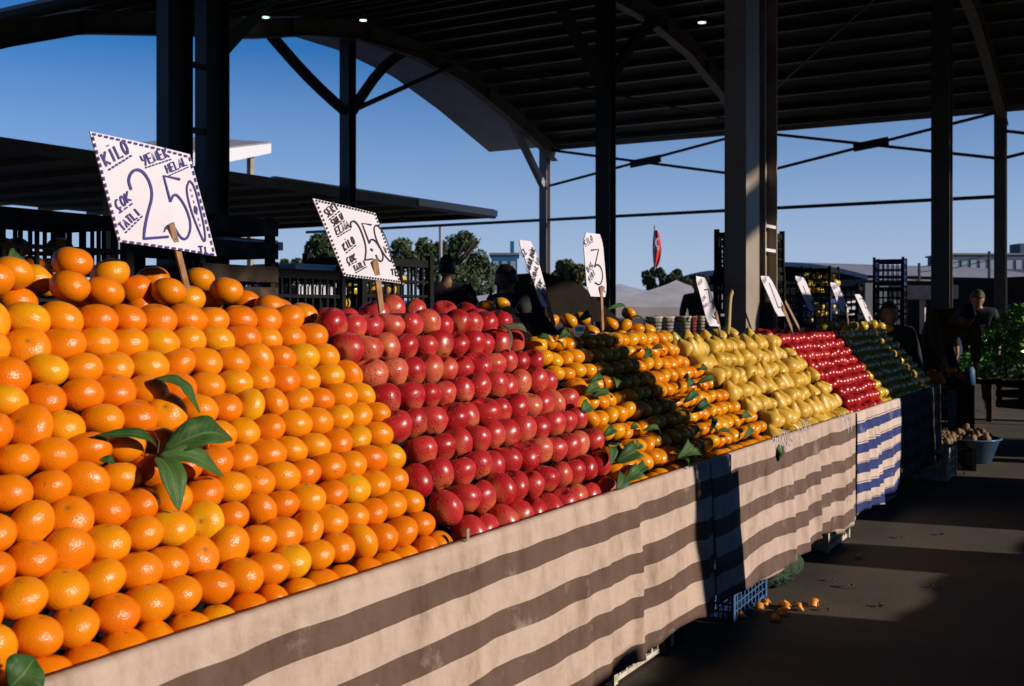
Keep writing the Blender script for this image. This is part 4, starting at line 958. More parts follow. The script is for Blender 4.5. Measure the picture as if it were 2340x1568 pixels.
stack(['black'] * 5, 10.9, 3.0, 0, 'behind the scribbled card')
stack(['black'] * 5 + ['blue'], 12.9, 2.64, 0.1, 'with a blue crate on top', scale=(.8, .85, 1))
stack(['black'] * 5, 12.2, 3.0, 0.1, 'next to the one topped with blue')
for x0, x1, lab in ((1.2, 2.95, 'dark sheet added to darken the gaps behind the leftmost black crates'), (4.3, 5.3, 'dark sheet added to darken the gaps behind the crates right of the apple sign')):  # added dark sheets that hide the sky showing through the crates
    mb = MB(); n = 40; hT = 1.50 if x0 < 2 else 1.36
    for i in range(n + 1):
        x = x0 + (x1 - x0) * i / n; yy = 4.0 + .03 * math.sin(i * .9) + .02 * math.sin(i * 2.3)
        for z in (0.0, hT * .5, hT + .02 * math.sin(i * .6)): mb.v.append(Vector((x, yy, z)))
    mb.f = [(i * 3 + j, i * 3 + 3 + j, i * 3 + 4 + j, i * 3 + 1 + j) for i in range(n) for j in range(2)]
    o = mb.build('tarpaulin', M['dark'], smooth=True); sm = o.modifiers.new('s', 'SOLIDIFY'); sm.thickness = .006; tag(o, lab, 'tarpaulin')
wb = MB(); wb.box(onD(1915, 712, 3.2), (0.4, 0.3, 0.42)); tag(wb.build('carton', M['card'], bevel=0.004), 'pale cardboard box beside the crates behind the shaded signs', 'box')
for n, (u, v) in enumerate(((545, 560), (700, 618), (700, 665))):
    p = onD(u, v, 3.28); sb = MB(); sb.box((0, 0, 0), (0.34, 0.30, 0.035)); sb.box((0.02, 0.01, 0.022), (0.30, 0.26, 0.008))
    tag(sb.build('packing_paper', M['card'], loc=None), 'white packing paper in the %s' % ['wooden crates by the double column', 'upper wooden crate left of the apple sign', 'lower wooden crate left of the apple sign'][n], 'paper').location = p + Vector((0, 0.06, 0))

# under the cloths and on the ground
crate('teal', (4.52, D0 + 0.07, 0), 'faded blue crate on its side poking out under the striped cloth', R(2), (0.85, 0.35, 0.42), 'crates under the stalls')
crate('white', (3.60, D0 + 0.26, 0.01), 'dirty white crate under the nearest stall at the hem of the cloth', 0, (0.9, 0.9, 0.5), 'crates under the stalls')
crate('white', (5.98, D0 + 0.17, 0.01), 'white crate standing out under the pear cloth beside the blue striped cloth', 0, (0.8, 0.9, 0.62), 'crates under the stalls')
crate('white', (8.72, D0 - 0.02, 0.02), 'white crate under the far end of the shaded stall', 0, (0.7, 0.7, 0.8), 'crates under the stalls')
for i, (u, v) in enumerate(((1850, 1262), (1700, 1380))):
    pass
blk = MB(); p = onG(1848, 1275); blk.box((p.x, p.y + 0.08, 0.1), (0.09, 0.09, 0.2)); tag(blk.build('foot_block', M['dark'], bevel=0.005), 'dark block under the pear stall left of the white crate', 'block')
M['sack'] = mat('green_sack', (0.01, 0.04, 0.022), 0.8, build=noisy([(0.3, (0.005, 0.022, 0.012)), (0.7, (0.022, 0.065, 0.036))], 12, 5, 0.9, dist=0.03))
sk = MB(); nn_, mm_ = 24, 14
vs = []
for j in range(mm_ + 1):
    ph = math.pi * j / mm_
    for i in range(nn_):
        th = 2 * math.pi * i / nn_; r = math.sin(ph)
        k = 1 + 0.16 * math.sin(th * 5 + j * 0.3) * r + 0.1 * noise.noise(Vector((th, ph * 2, 1)))
        vs.append(Vector((0.20 * r * math.cos(th) * k, 0.15 * r * math.sin(th) * k, max(0.0, 0.10 + 0.11 * math.cos(ph)) + 0.014 * math.sin(th * 9 + j) * r)))
sk.add(vs, [(j * nn_ + i, (j + 1) * nn_ + i, (j + 1) * nn_ + (i + 1) % nn_, j * nn_ + (i + 1) % nn_) for j in range(mm_) for i in range(nn_)])
o = sk.build('sack', M['sack'], smooth=True); o.location = (4.98, D0 + 0.09, 0.0); tag(o, 'crumpled green sack bulging out under the pear cloth', 'sack')
for n, (u, v) in enumerate(((1605, 1408), (1668, 1385), (1680, 1378), (1695, 1390), (1712, 1382), (1730, 1385), (1752, 1383), (1765, 1372), (1790, 1380), (1672, 1412), (1690, 1400))):
    p = onG(u, v) + Vector((0.02, -0.15, 0)); mb = MB(); a0 = random.uniform(0, 6)
    nseg = 8; vs = []; fs = []
    for i in range(nseg + 1):
        k = i / nseg; an = a0 + k * 1.7
        c = Vector((math.cos(an) * 0.028, math.sin(an) * 0.028, 0.006 + 0.022 * math.sin(math.pi * k) * random.uniform(.6, 1.2)))
        for q in (-1, 0, 1): vs.append(c + Vector((math.cos(an) * 0.018 * q, math.sin(an) * 0.018 * q, -0.006 * abs(q) + 0.004)))
    for i in range(nseg):
        for j in range(2): a = i * 3 + j; fs.append((a, a + 1, a + 4, a + 3))
    mb.add(vs, fs); o = mb.build('orange_peel', M['peel'], smooth=True); o.location = p
    s = o.modifiers.new('s', 'SOLIDIFY'); s.thickness = 0.003
    tag(o, 'scrap of orange peel on the ground by the blue crate, %s from the left' % ORD[n + 1], 'peel', 'scraps of orange peel on the ground')
for n, (u, v, lab) in enumerate(((1965, 1280, 'dry leaf'), (1945, 1347, 'dry leaf'), (1825, 1310, 'dry leaf'))):
    p = onG(u, v); leaf_obj(p + Vector((0, 0, .004)), p + Vector((0.06, 0.03, .006)), 0.03, ['dark dry leaf on the lit ground beyond the sack', 'dark dry leaf on the ground between the two shadow streaks', 'dark dry leaf by the sack'][n], up=(0, 0, 1), m='leaf_dry')
for n, (u, v) in enumerate(((2130, 1345), (2010, 1390), (2150, 1225), (2060, 1232), (1900, 1330), (2200, 1085), (2240, 1100), (1890, 1400))):
    p = onG(u, v); L_ = random.uniform(.03, .06); leaf_obj(p + Vector((0, 0, .003)), p + Vector((L_, random.uniform(-.04, .04), .008)), 0.022, 'scrap of dry leaf on the aisle floor, %s from the left' % ORD[1 + sorted([1900, 2010, 2130, 2150, 2060, 2200, 2240, 1890]).index(u)], 'scraps of dry leaf on the aisle floor', up=(0, 0, 1), m='leaf_dry')
pw = MB()
for q in range(26):
    a = onG(1500, 1438) + Vector((random.uniform(-.12, .12), random.uniform(-.05, .05), 0.01)); pw.tube([a, a + Vector((random.uniform(-.05, .05), random.uniform(-.03, .03), random.uniform(0, .03))), a + Vector((random.uniform(-.07, .07), random.uniform(-.05, .05), 0.0))], [0.003, 0.006, 0.002], 4)
tag(pw.build('plastic_scrap', M['soffit']), 'crumpled clear plastic on the dark ground below the nearest cloth', 'plastic')

# blue tub with potatoes, baskets
tb = onG(2205, 1058); tb = Vector((tb.x + 0.12, tb.y - 0.02, 0))
o = empty('tub', tb, label='round blue plastic tub of potatoes on the ground at the end of the stalls', cat='tub')
mb = MB(); mb.lathe((0, 0, 0), [(0.001, 0.01), (0.17, 0.01), (0.235, 0.19), (0.255, 0.195), (0.255, 0.205), (0.225, 0.205), (0.165, 0.03), (0.001, 0.03)], 32); M['tubblue'] = mat('blue_tub_plastic', (0.06, 0.14, 0.25), 0.3); mb.build('bowl', M['tubblue'], o, True)
def potato_mesh(sd):
    bm = bmesh.new(); bmesh.ops.create_icosphere(bm, subdivisions=2, radius=1)
    for v_ in bm.verts: v_.co *= 1 + 0.12 * noise.noise(v_.co * 1.2 + Vector((sd, 0, 0))); v_.co.x *= 0.042; v_.co.y *= 0.03; v_.co.z *= 0.026
    me = bpy.data.meshes.new('potato'); bm.to_mesh(me); bm.free(); me.polygons.foreach_set('use_smooth', [True] * len(me.polygons)); me.materials.append(M['potato']); return me
PM = [potato_mesh(i) for i in range(3)]
for i in range(46):
    a = random.uniform(0, 6.28); r = 0.19 * math.sqrt(random.random())
    q = bpy.data.objects.new('potato', random.choice(PM)); COL.objects.link(q)
    q.location = tb + Vector((r * math.cos(a), r * math.sin(a), 0.19 + 0.13 * (1 - r / 0.19) * random.uniform(.5, 1))); q.rotation_euler = (random.uniform(0, 3), random.uniform(0, 3), random.uniform(0, 3))
    tag(q, 'potato in the heap filling the round blue tub', 'potato', 'potatoes heaped in the blue tub')
for i in range(34):
    q = bpy.data.objects.new('potato', random.choice(PM)); COL.objects.link(q)
    p = onG(2160 + random.uniform(-20, 18), 1002 + random.uniform(-8, 10), 0.22)
    q.location = p; q.rotation_euler = (random.uniform(0, 3), random.uniform(0, 3), random.uniform(0, 3)); tag(q, 'potato in the low black crate left of the blue tub', 'potato', 'potatoes in the crate beside the tub')
M['burlap'] = mat('burlap', (0.06, 0.045, 0.03), 0.9, build=noisy([(0.3, (.04, .03, .02)), (.7, (.08, .06, .04))], 20, 4, .6))
q = onG(2160, 1010, 0.20); crate('black', (q.x, q.y, 0.0), 'low black crate heaped with potatoes left of the blue tub', 0.3, (.8, 1, .6), 'crates past the end of the row')
BZ = onD(1545, 766, 6.5).z
tt = MB(); p = onD(1545, 790, 6.6); tt.box((p.x, 6.6, BZ - .02), (2.6, 0.9, 0.03))
for sx in (-.7, .7):
    for sy in (-.2, .2): tt.box((p.x + sx, 6.6 + sy, BZ / 2 - .02), (.05, .05, BZ - .04))
tag(tt.build('side_table', M['wood']), 'rough wooden table behind the stalls carrying white baskets', 'table')
for n, (u, wd, m) in enumerate(((1495, .075, 'plastic_white'), (1522, .078, 'plastic_white'), (1562, .072, 'plastic_white'), (1581, .05, 'redp'), (1600, .05, 'plastic_white'), (1508, .06, 'plastic_white'))):
    if m == 'redp': M['redp'] = M.get('redp') or mat('faded_red_plastic', (0.45, 0.10, 0.09), 0.5)
    q = onD(u, 770, 6.4 if n < 5 else 6.8); wd *= 1.55; c = empty('basket', (q.x, q.y, BZ), label=['leftmost white slotted basket behind the mandarins', 'second white slotted basket, holding red and green produce', 'third white slotted basket, left of the red one', 'faded red basket between two white ones', 'white basket partly hidden by the leaning pear sign', 'white basket in the rear row behind the first two'][n], cat='basket', group='tall baskets on the table behind the stalls')
    mb = MB(); mb.lathe((0, 0, 0), [(0.001, 0.0), (wd * .8, 0.0), (wd, 0.27), (wd * 1.1, 0.275), (wd * 1.1, 0.295), (wd * .95, 0.295), (wd * .76, 0.012), (0.001, 0.012)], 20)
    bo = mb.build('tub_body', M[m], c, True); bo.data.materials.append(M['dark']); nb = len(mb.f)
    sl = MB()
    for i in range(20):
        for z in (0.06, 0.11, 0.16, 0.21):
            a = 2 * math.pi * i / 20; rr = wd * (.8 + z * .74) + 0.0015
            sl.box((rr * math.cos(a), rr * math.sin(a), z), (0.002, wd * 0.14, 0.022), Matrix.Rotation(a, 3, 'Z'))
    for f_ in range(nb): pass
    mb.add(sl.v, sl.f); me_ = mb.mesh('tub_body', True); me_.materials.append(M[m]); me_.materials.append(M['dark'])
    for f_ in range(nb, len(me_.polygons)): me_.polygons[f_].material_index = 1
    bo.data = me_
    gl = MB()
    for i in range(60):
        a = random.uniform(0, 6.28); r = wd * .8 * random.random(); p = Vector((r * math.cos(a), r * math.sin(a), 0.2)); d = Vector((random.uniform(-1, 1), random.uniform(-1, 1), random.uniform(0.3, 1.5))) * 0.08
        s_ = Vector((random.uniform(-1, 1), random.uniform(-1, 1), 0)) * 0.03; gl.add([p, p + d * .5 + s_, p + d, p + d * .5 - s_], [(0, 1, 2, 3)])
    tag(gl.build('greens', M['leaf'], loc=None), 'bunch of green leaves filling %s' % ['the leftmost white basket', 'the second white basket', 'the third white basket', 'the red basket', 'the basket by the pear sign', 'the rear white basket'][n], 'greens', 'greens in the tall baskets').location = (q.x, q.y, BZ)

# ------------------------------------------------------------------ greens stall at the right
gs = onY(2300, 860, 11.5)
o = empty('greens_stall', (gs.x, gs.y, 0), label='wooden stall heaped with green vegetables at the right edge', cat='stall')
mb = MB(); mb.box((0.3, -0.35, 0.55), (1.6, 1.4, 0.05)); mb.build('tabletop', M['wood'], o)
for x in (-.45, 1.05):
    for yy in (-1.0, .3): m2 = MB(); m2.box((x, yy, .262), (.06, .06, .52)); m2.build('leg', M['wood'], o)
M['green_veg'] = mat('green_vegetable', (0.14, 0.38, 0.08), 0.25, build=noisy([(0.3, (0.10, 0.34, 0.06)), (0.7, (0.28, 0.55, 0.14))], 8, 3, 0.2, coord='Object'))
mb = MB()
for i in range(2400):
    u = random.random(); ang = random.uniform(0, 6.28); rr = math.sqrt(random.random())
    x = 0.2 + rr * math.cos(ang) * 0.85; yy = -0.25 + rr * math.sin(ang) * 0.8; z = 0.58 + 0.80 * (1 - rr ** 1.6) * (0.9 + .2 * noise.noise(Vector((x * 3, yy * 3, 0))))
    L_ = random.uniform(.05, .1); d = Vector((random.uniform(-1, 1), random.uniform(-1, 1), random.uniform(-.5, .8))).normalized(); s_ = d.cross(Vector((random.uniform(-1, 1), random.uniform(-1, 1), random.uniform(-1, 1)))).normalized() * L_ * .3
    p = Vector((x, yy, z)); nz = d.cross(s_).normalized() * 0.012
    mb.add([p, p + d * L_ * .5 + s_ - nz, p + d * L_, p + d * L_ * .5 - s_ - nz, p + d * L_ * .5 + nz], [(0, 1, 4), (1, 2, 4), (2, 3, 4), (3, 0, 4)])
o = mb.build('green_vegetables', M['green_veg']); o.location = (gs.x, gs.y, 0); tag(o, 'heap of glossy green leafy vegetables at the right edge', 'vegetables', kind='stuff')
crate('wooden', (gs.x - .6, gs.y - .3, 0.3), 'reddish wooden crate below the green vegetables at the right edge', 1.0, (1, 1, 1), 'crates by the greens stall')
# small produce in shade near the far end
for n, (u, v) in enumerate(((2128, 852), (2140, 858), (2135, 868), (2147, 872), (2175, 848), (2196, 858), (2205, 862), (2120, 866))):
    q = onY(u, v, 9.9); fruit('orange', q, rot_for('orange'), 1.1, 'shaded round fruit in the crate past the far stall, %s from the left' % ORD[n + 1], 'fruit', 'fruit past the end of the row')
q = onY(2165, 880, 10); cr = crate('black', (q.x, q.y, 0.31), 'black crate of fruit past the end of the row', 0.2, (1.6, 1, 1), 'crates past the end of the row')
crate('black', (q.x, q.y, 0.0), 'black crate under the fruit past the end of the row', 0.2, (1.6, 1, 1), 'crates past the end of the row')
bg = MB(); p = onY(2178, 950, 9.4); bg.add([p + Vector((0, -.03, .22)), p + Vector((0, .04, .22)), p + Vector((0, .05, -.12)), p + Vector((0, -.02, -.16)), p + Vector((.03, 0, .2)), p + Vector((.06, .02, -.12))], [(0, 1, 2, 3), (4, 5, 2, 1), (4, 0, 3, 5), (0, 4, 1), (3, 2, 5)])
tag(bg.build('plastic_bag', M['plastic_teal']), 'light blue plastic bag hanging past the far stall', 'bag')
bg = MB(); p = onY(2215, 862, 9.6); bg.lathe(p, [(0.001, -.07), (.05, -.06), (.045, .06), (.03, .09)], 10)
tag(bg.build('plastic_cup', M['plastic_teal'], smooth=True), 'small pale blue cup beyond the far stall', 'cup')

# ------------------------------------------------------------------ people
def skin_mesh(name, pts, edges, radii, sub=2):
    me = bpy.data.meshes.new(name); me.from_pydata([tuple(p) for p in pts], edges, []); o = bpy.data.objects.new(name, me); COL.objects.link(o)
    md = o.modifiers.new('skin', 'SKIN'); md.use_smooth_shade = True
    sv = me.skin_vertices[0].data if me.skin_vertices else None
    if sv is None:
        bm = bmesh.new(); bm.from_mesh(me); bm.verts.layers.skin.verify(); bm.to_mesh(me); bm.free(); sv = me.skin_vertices[0].data
    for i, r in enumerate(radii): sv[i].radius = (r, r) if not isinstance(r, tuple) else r
    sv[0].use_root = True
    s = o.modifiers.new('sub', 'SUBSURF'); s.levels = sub; s.render_levels = sub
    dg = bpy.context.evaluated_depsgraph_get(); m2 = bpy.data.meshes.new_from_object(o.evaluated_get(dg)); m2.name = name
    bpy.data.objects.remove(o); bpy.data.meshes.remove(me)
    return m2
def merge(meshes, name):
    bm = bmesh.new()
    for m_ in meshes: bm.from_mesh(m_)
    me = bpy.data.meshes.new(name); bm.to_mesh(me); bm.free()
    me.polygons.foreach_set('use_smooth', [True] * len(me.polygons)); return me
def head_mesh(c, yaw, pitch, s=1.0):
    bm = bmesh.new(); bmesh.ops.create_uvsphere(bm, u_segments=28, v_segments=22, radius=1)
    for v_ in bm.verts:
        x, y, z = v_.co            # +x is the face
        w_ = 0.078 * (1 - 0.18 * max(0, -z) ** 1.5); d = 0.098
        X, Y_, Z = x * d, y * w_, z * 0.118
        if x > 0:
            X += 0.022 * math.exp(-((y / .16) ** 2 + ((z + .18) / .22) ** 2))          # nose
            X -= 0.010 * (math.exp(-(((abs(y) - .38) / .18) ** 2 + ((z - .06) / .13) ** 2)))  # eye sockets
            X += 0.006 * math.exp(-((y / .35) ** 2 + ((z + .52) / .09) ** 2))           # lips
            X += 0.010 * math.exp(-((y / .3) ** 2 + ((z + .85) / .18) ** 2))            # chin
            X -= 0.012 * max(0, -z) ** 3 * (1 - math.exp(-(y / .5) ** 2))
        else:
            X *= 1 - 0.35 * max(0, -z)
        Y_ += 0.014 * (1 if y > 0 else -1) * math.exp(-((abs(y) - 1) / .12) ** 2 - ((z + .02) / .22) ** 2 - ((x + .05) / .2) ** 2)  # ears
        v_.co = Vector((X, Y_, Z)) * s
    bmesh.ops.rotate(bm, verts=bm.verts, cent=(0, 0, 0), matrix=Matrix.Rotation(yaw, 3, 'Z') @ Matrix.Rotation(pitch, 3, 'Y'))
    bmesh.ops.translate(bm, verts=bm.verts, vec=c)
    me = bpy.data.meshes.new('head'); bm.to_mesh(me); bm.free(); return me
def hair_mesh(c, yaw, pitch, long=0.0, s=1.0):
    bm = bmesh.new(); bmesh.ops.create_uvsphere(bm, u_segments=28, v_segments=20, radius=1)
    dele = []
    for v_ in bm.verts:
        x, y, z = v_.co
        if (x > 0.42 and z < 0.40) or (z < -0.50 - long * .5) or (x > 0.1 and z < -0.05 - (0.42 - x)): dele.append(v_)
        n = .97 + 0.07 * noise.noise(v_.co * 5) + 0.03 * noise.noise(v_.co * 14)
        v_.co = Vector((x * .106 * n - .004, y * .088 * n * (1 + .25 * long * max(0, -z)), z * .128 * n + .004)) * s
    bmesh.ops.delete(bm, geom=dele, context='VERTS')
    bmesh.ops.rotate(bm, verts=bm.verts, cent=(0, 0, 0), matrix=Matrix.Rotation(yaw, 3, 'Z') @ Matrix.Rotation(pitch, 3, 'Y'))
    bmesh.ops.translate(bm, verts=bm.verts, vec=c); bmesh.ops.solidify(bm, geom=bm.faces[:], thickness=0.002)
    me = bpy.data.meshes.new('hair'); bm.to_mesh(me); bm.free(); me.polygons.foreach_set('use_smooth', [True] * len(me.polygons)); return me
def hand_chain(wrist, d, side, base):
    """palm and five fingers as skeleton points; returns pts, edges, radii"""
    d = Vector(d).normalized(); side = (Vector(side) - d * Vector(side).dot(d)).normalized(); nrm = d.cross(side)
    pts = [wrist + d * .045]; ed = [(base, 0)]; rad = [(0.03, 0.018)]
    out_e = [('root', 0)]
    for i, (sx, L_) in enumerate(((-.026, .062), (-.009, .072), (.009, .068), (.026, .052))):
        a = len(pts); k = wrist + d * .085 + side * sx
        pts += [k, k + d * L_ * .5 + nrm * .006, k + d * L_ * .85 + nrm * .022]; rad += [.0095, .0085, .007]; out_e += [(0, a), (a, a + 1), (a + 1, a + 2)]
    a = len(pts); k = wrist + d * .035 - side * .034
    pts += [k, k + d * .03 - side * .018 + nrm * .01, k + d * .055 - side * .02 + nrm * .018]; rad += [.012, .010, .008]; out_e += [(0, a), (a, a + 1), (a + 1, a + 2)]
    return pts, out_e, rad
def person(loc, rz, label, J, top='black_fabric', legs='black_fabric', hair='hair', head=(0, 0), long=0.0, s=1.0):
    root = empty('person', loc, rz, label, 'person')
    V = Vector; j = {k: V(v_) for k, v_ in J.items()}
    names = ['pelvis', 'belly', 'chest', 'neck', 'skull']
    pts = [j['pelvis'], j['belly'], j['chest'], j['neck'], j['head'] + V((0, 0, -.04))]; rad = [.13, .12, .13, .052, .05]; ed = [(0, 1), (1, 2), (2, 3), (3, 4)]
    for sd in 'lr':
        b = len(pts); pts += [j['sh' + sd], j['el' + sd], j['wr' + sd]]; rad += [.052, .04, .026]; ed += [(2, b), (b, b + 1), (b + 1, b + 2)]
        d = j['wr' + sd] - j['el' + sd]; hp, he, hr = hand_chain(j['wr' + sd], d, (1, 0.2, 0) if abs(d.normalized().x) < .8 else (0, 0, 1), 0)
        o_ = len(pts); pts += hp; rad += hr; ed += [((b + 2) if a == 'root' else a + o_, c_ + o_) for a, c_ in he]
        b = len(pts); pts += [j['hip' + sd], j['kn' + sd], j['an' + sd], j['an' + sd] + V((.13, 0, -.05))]; rad += [.085, .058, .042, .035]; ed += [(0, b), (b, b + 1), (b + 1, b + 2), (b + 2, b + 3)]
    body = merge([skin_mesh('body', pts, ed, rad), head_mesh(j['head'], head[0], head[1], s)], 'body'); body.materials.append(M['skin'])
    o = bpy.data.objects.new('body', body); COL.objects.link(o); o.parent = root
    pts = [j['belly'], j['pelvis'], j['chest'], j['neck'] + V((0, 0, .01))]; rad = [(.165, .13), (.17, .14), (.17, .13), .075]; ed = [(0, 1), (0, 2), (2, 3)]
    for sd in 'lr':
        b = len(pts); sh, el, wr = j['sh' + sd], j['el' + sd], j['wr' + sd]; pts += [sh, el, el.lerp(wr, .88)]; rad += [.078, .06, .045]; ed += [(2, b), (b, b + 1), (b + 1, b + 2)]
    m_ = skin_mesh('jacket', pts, ed, rad); m_.materials.append(M[top]); m_.polygons.foreach_set('use_smooth', [True] * len(m_.polygons)); o = bpy.data.objects.new('jacket', m_); COL.objects.link(o); o.parent = root
    pts = [j['pelvis'] + V((0, 0, -.03))]; rad = [.155]; ed = []
    for sd in 'lr':
        b = len(pts); pts += [j['hip' + sd], j['kn' + sd], j['an' + sd] + V((0, 0, .02))]; rad += [.1, .075, .062]; ed += [(0, b), (b, b + 1), (b + 1, b + 2)]
    m_ = skin_mesh('trousers', pts, ed, rad); m_.materials.append(M[legs]); m_.polygons.foreach_set('use_smooth', [True] * len(m_.polygons)); o = bpy.data.objects.new('trousers', m_); COL.objects.link(o); o.parent = root
    hm = hair_mesh(j['head'], head[0], head[1], long, s); hm.materials.append(M[hair]); o = bpy.data.objects.new('hair', hm); COL.objects.link(o); o.parent = root
    for sd in (-1, 1):
        ey = MB(); R3 = Matrix.Rotation(head[0], 3, 'Z') @ Matrix.Rotation(head[1], 3, 'Y')
        ey.box(j['head'] + R3 @ V((.086 * s, sd * .030, .008)), (.006, .022, .008), R3); ey.build('eye', M['hair'], root)
    return root
def stand(h=1.75, lean=0.0, **kw):
    k = h / 1.75; J = dict(pelvis=(0, 0, .95 * k), belly=(lean * .3, 0, 1.13 * k), chest=(lean * .7, 0, 1.36 * k), neck=(lean, 0, 1.50 * k), head=(lean * 1.1 + .02, 0, 1.64 * k),
        shl=(lean * .8, .19, 1.43 * k), shr=(lean * .8, -.19, 1.43 * k), ell=(lean * .7, .25, 1.14 * k), elr=(lean * .7, -.25, 1.14 * k), wrl=(lean + .1, .24, .90 * k), wrr=(lean + .1, -.24, .90 * k),
        hipl=(0, .09, .88 * k), hipr=(0, -.09, .88 * k), knl=(.02, .11, .48 * k), knr=(.02, -.11, .48 * k), anl=(0, .12, .085), anr=(0, -.12, .085))
    J.update(kw); return J
p = onY(1020, 711, 10.6); person((p.x, p.y, 0), R(20), 'dark-haired man seen from behind in a dark jacket, one hand raised, beside the tree', stand(1.80, ell=(-.05, .27, 1.2), elr=(.2, -.30, 1.18), wrr=(.38, -.34, 1.38)))
p = onY(1160, 711, 9.6); person((p.x, p.y, 0), R(165), 'dark-haired man in a black jacket looking left, behind the mandarin sign', stand(1.66), head=(R(-25), R(12)))
p = onY(1592, 711, 19.0); person((p.x, p.y, 0), R(200), 'dark silhouetted person standing behind the leaning pear sign', stand(1.84, ell=(0.1, .27, 1.15), wrl=(.3, .2, 1.1)))
p = onY(2029, 711, 9.7); person((p.x, p.y, 0), R(215), 'woman with light hair tied back, face lit, behind the end of the yellow apples', stand(1.32, pelvis=(0, 0, .62), belly=(0, 0, .78), hipl=(.03, .09, .55), hipr=(.03, -.09, .55), knl=(.3, .12, .5), knr=(.3, -.12, .5), anl=(.3, .12, .085), anr=(.3, -.12, .085)), hair='hair_grey', head=(R(-8), 0), long=0.3, s=0.95)
p = onY(2158, 711, 10.6)
person((p.x + .1, p.y, 0), R(215), 'man in an olive jumper bending forward, one arm reaching down, near the dark column',
       stand(1.75, pelvis=(-.25, 0, .95), belly=(-.12, 0, 1.08), chest=(.12, 0, 1.20), neck=(.26, 0, 1.22), head=(.38, 0, 1.22), shl=(.12, .19, 1.24), shr=(.12, -.19, 1.24), ell=(.16, .22, .98), elr=(.2, -.2, .98), wrl=(.22, .18, .74), wrr=(.26, -.14, .78), hipl=(-.22, .09, .9), hipr=(-.22, -.09, .9)), top='olive_fabric', head=(0, R(48)), hair='hair')
p = onY(2232, 711, 14.0); person((p.x, p.y, 0), R(190), 'grey-haired man in a dark jacket over a white shirt looking down at the greens', stand(1.52, lean=.12), top='blue_fabric', hair='hair_grey', head=(R(15), R(35)))
p = onY(2314, 711, 18.0); person((p.x, p.y, 0), R(200), 'small dim figure standing at the far right behind the greens', stand(1.36), top='black_fabric')

# ------------------------------------------------------------------ canopies on the left, tents
c = empty('canopy', (14, 12, 0), label='long low dark canopy with white tip running behind the crates on the left', cat='canopy')
O = Vector((-14, -12, 0))
zc = CAMZ + 0.235 * 12.4
y0 = 12.4; p_tip = onD(1125, 490, y0); tE = p_tip.x; zc = p_tip.z
def cpart(mb, n, m, **k): o = mb.build(n, M[m], c, **k); o.location = O; return o
mb = MB(); mb.box(((tE + 0) / 2, y0 + 3.5, zc + .02), (tE, 7.0, .05)); cpart(mb, 'roof_sheet', 'soffit')
mb = MB(); mb.box(((tE) / 2, y0 - .06, zc - .02), (tE - .05, .1, .16)); cpart(mb, 'gutter', 'rib')
for i in range(22):
    mb = MB(); mb.box((tE - .3 - i * 1.15, y0 + 3.5, zc - .05), (.06, 6.9, .085)); cpart(mb, 'rafter', 'wood' if i < 1 else 'steel')
mb = MB(); mb.box((tE + .03, y0 + 3.3, zc + .02), (.05, 6.4, .2)); mb.box((tE - 1.45, y0 - .125, zc + .01), (2.9, .02, .13)); mb.box((tE - 3.4, y0 - .02, zc + .085), (6.8, .1, .03)); cpart(mb, 'end_trim', 'white_sheet')  # end trim; the white front strip brightens the gutter's sunlit end
for i, t in enumerate((tE - 3.5, tE - 9, tE - 15)):
    for yy in (y0 + 1.2, y0 + 5.2):
        mb = MB(); mb.box((t, yy, (zc - .1) / 2), (.16, .16, zc - .1)); cpart(mb, 'post', 'steel')
mb = MB(); a = onD(640, 402, y0 + .1); b = onD(1060, 478, y0 + .1)
for s_ in (0, 1):
    pa = onD(560 + s_ * 260, 392 + s_ * 49, y0 + 1.0); pb = onD(780 + s_ * 280, 436 + s_ * 48, y0 - .02); mb.bar((pa.x, y0 + 1.6, zc + .25), (pb.x + .3, y0 + .2, zc + .09), .12, .06)
cpart(mb, 'roof_beam', 'white_sheet')
for (u, v) in ((693, 472), (920, 502)):
    p = onD(u, v, y0 + 1.5); mb = MB(); mb.lathe(p, [(.02, .07), (.09, .0), (.001, .0)], 12); o = cpart(mb, 'lamp', 'steel_dark')
# second canopy with white corrugated end
c = empty('canopy', (20, 22, 0), label='white corrugated canopy end rising behind the dark double column', cat='canopy')
a, b_ = onY(430, 352, 40), onY(618, 338, 40); O = Vector((-20, -22, 0))
A0, A1, A2, A3 = onY(440, 346, 34), onY(620, 326, 44), onY(620, 350, 44), onY(440, 388, 34)
mb = MB()
back = Vector((-3.5, 4.0, -.2))
mb.add([A0, A1, A2, A3, A0 + Vector((-.1, .1, 0)), A1 + Vector((-.1, .1, 0)), A2 + Vector((-.1, .1, 0)), A3 + Vector((-.1, .1, 0))], [(0, 1, 2, 3), (7, 6, 5, 4), (0, 4, 5, 1), (1, 5, 6, 2), (2, 6, 7, 3), (3, 7, 4, 0)])
o = mb.build('fascia', M['white_sheet'], c); o.location = O
mb = MB(); B0, B1 = A0 + Vector((-.6, 3, .35)), A1 + Vector((-1.2, 3, .3))
mb.add([A0 + Vector((0, 0, .02)), A1 + Vector((0, 0, .02)), B1, B0, A0 + Vector((0, 0, -.04)), A1 + Vector((0, 0, -.04)), B1 - Vector((0, 0, .06)), B0 - Vector((0, 0, .06))], [(0, 1, 2, 3), (7, 6, 5, 4), (0, 4, 5, 1), (1, 5, 6, 2), (2, 6, 7, 3), (3, 7, 4, 0)])
o = mb.build('roof_sheet', M['soffit'], c); o.location = O
for k in range(3):
    q = (A2 + (A3 - A2) * (.15 + k * .35)); mb = MB(); mb.box((q.x - .3, q.y + .3, q.z / 2), (.2, .2, q.z)); o = mb.build('post', M['steel'], c); o.location = O

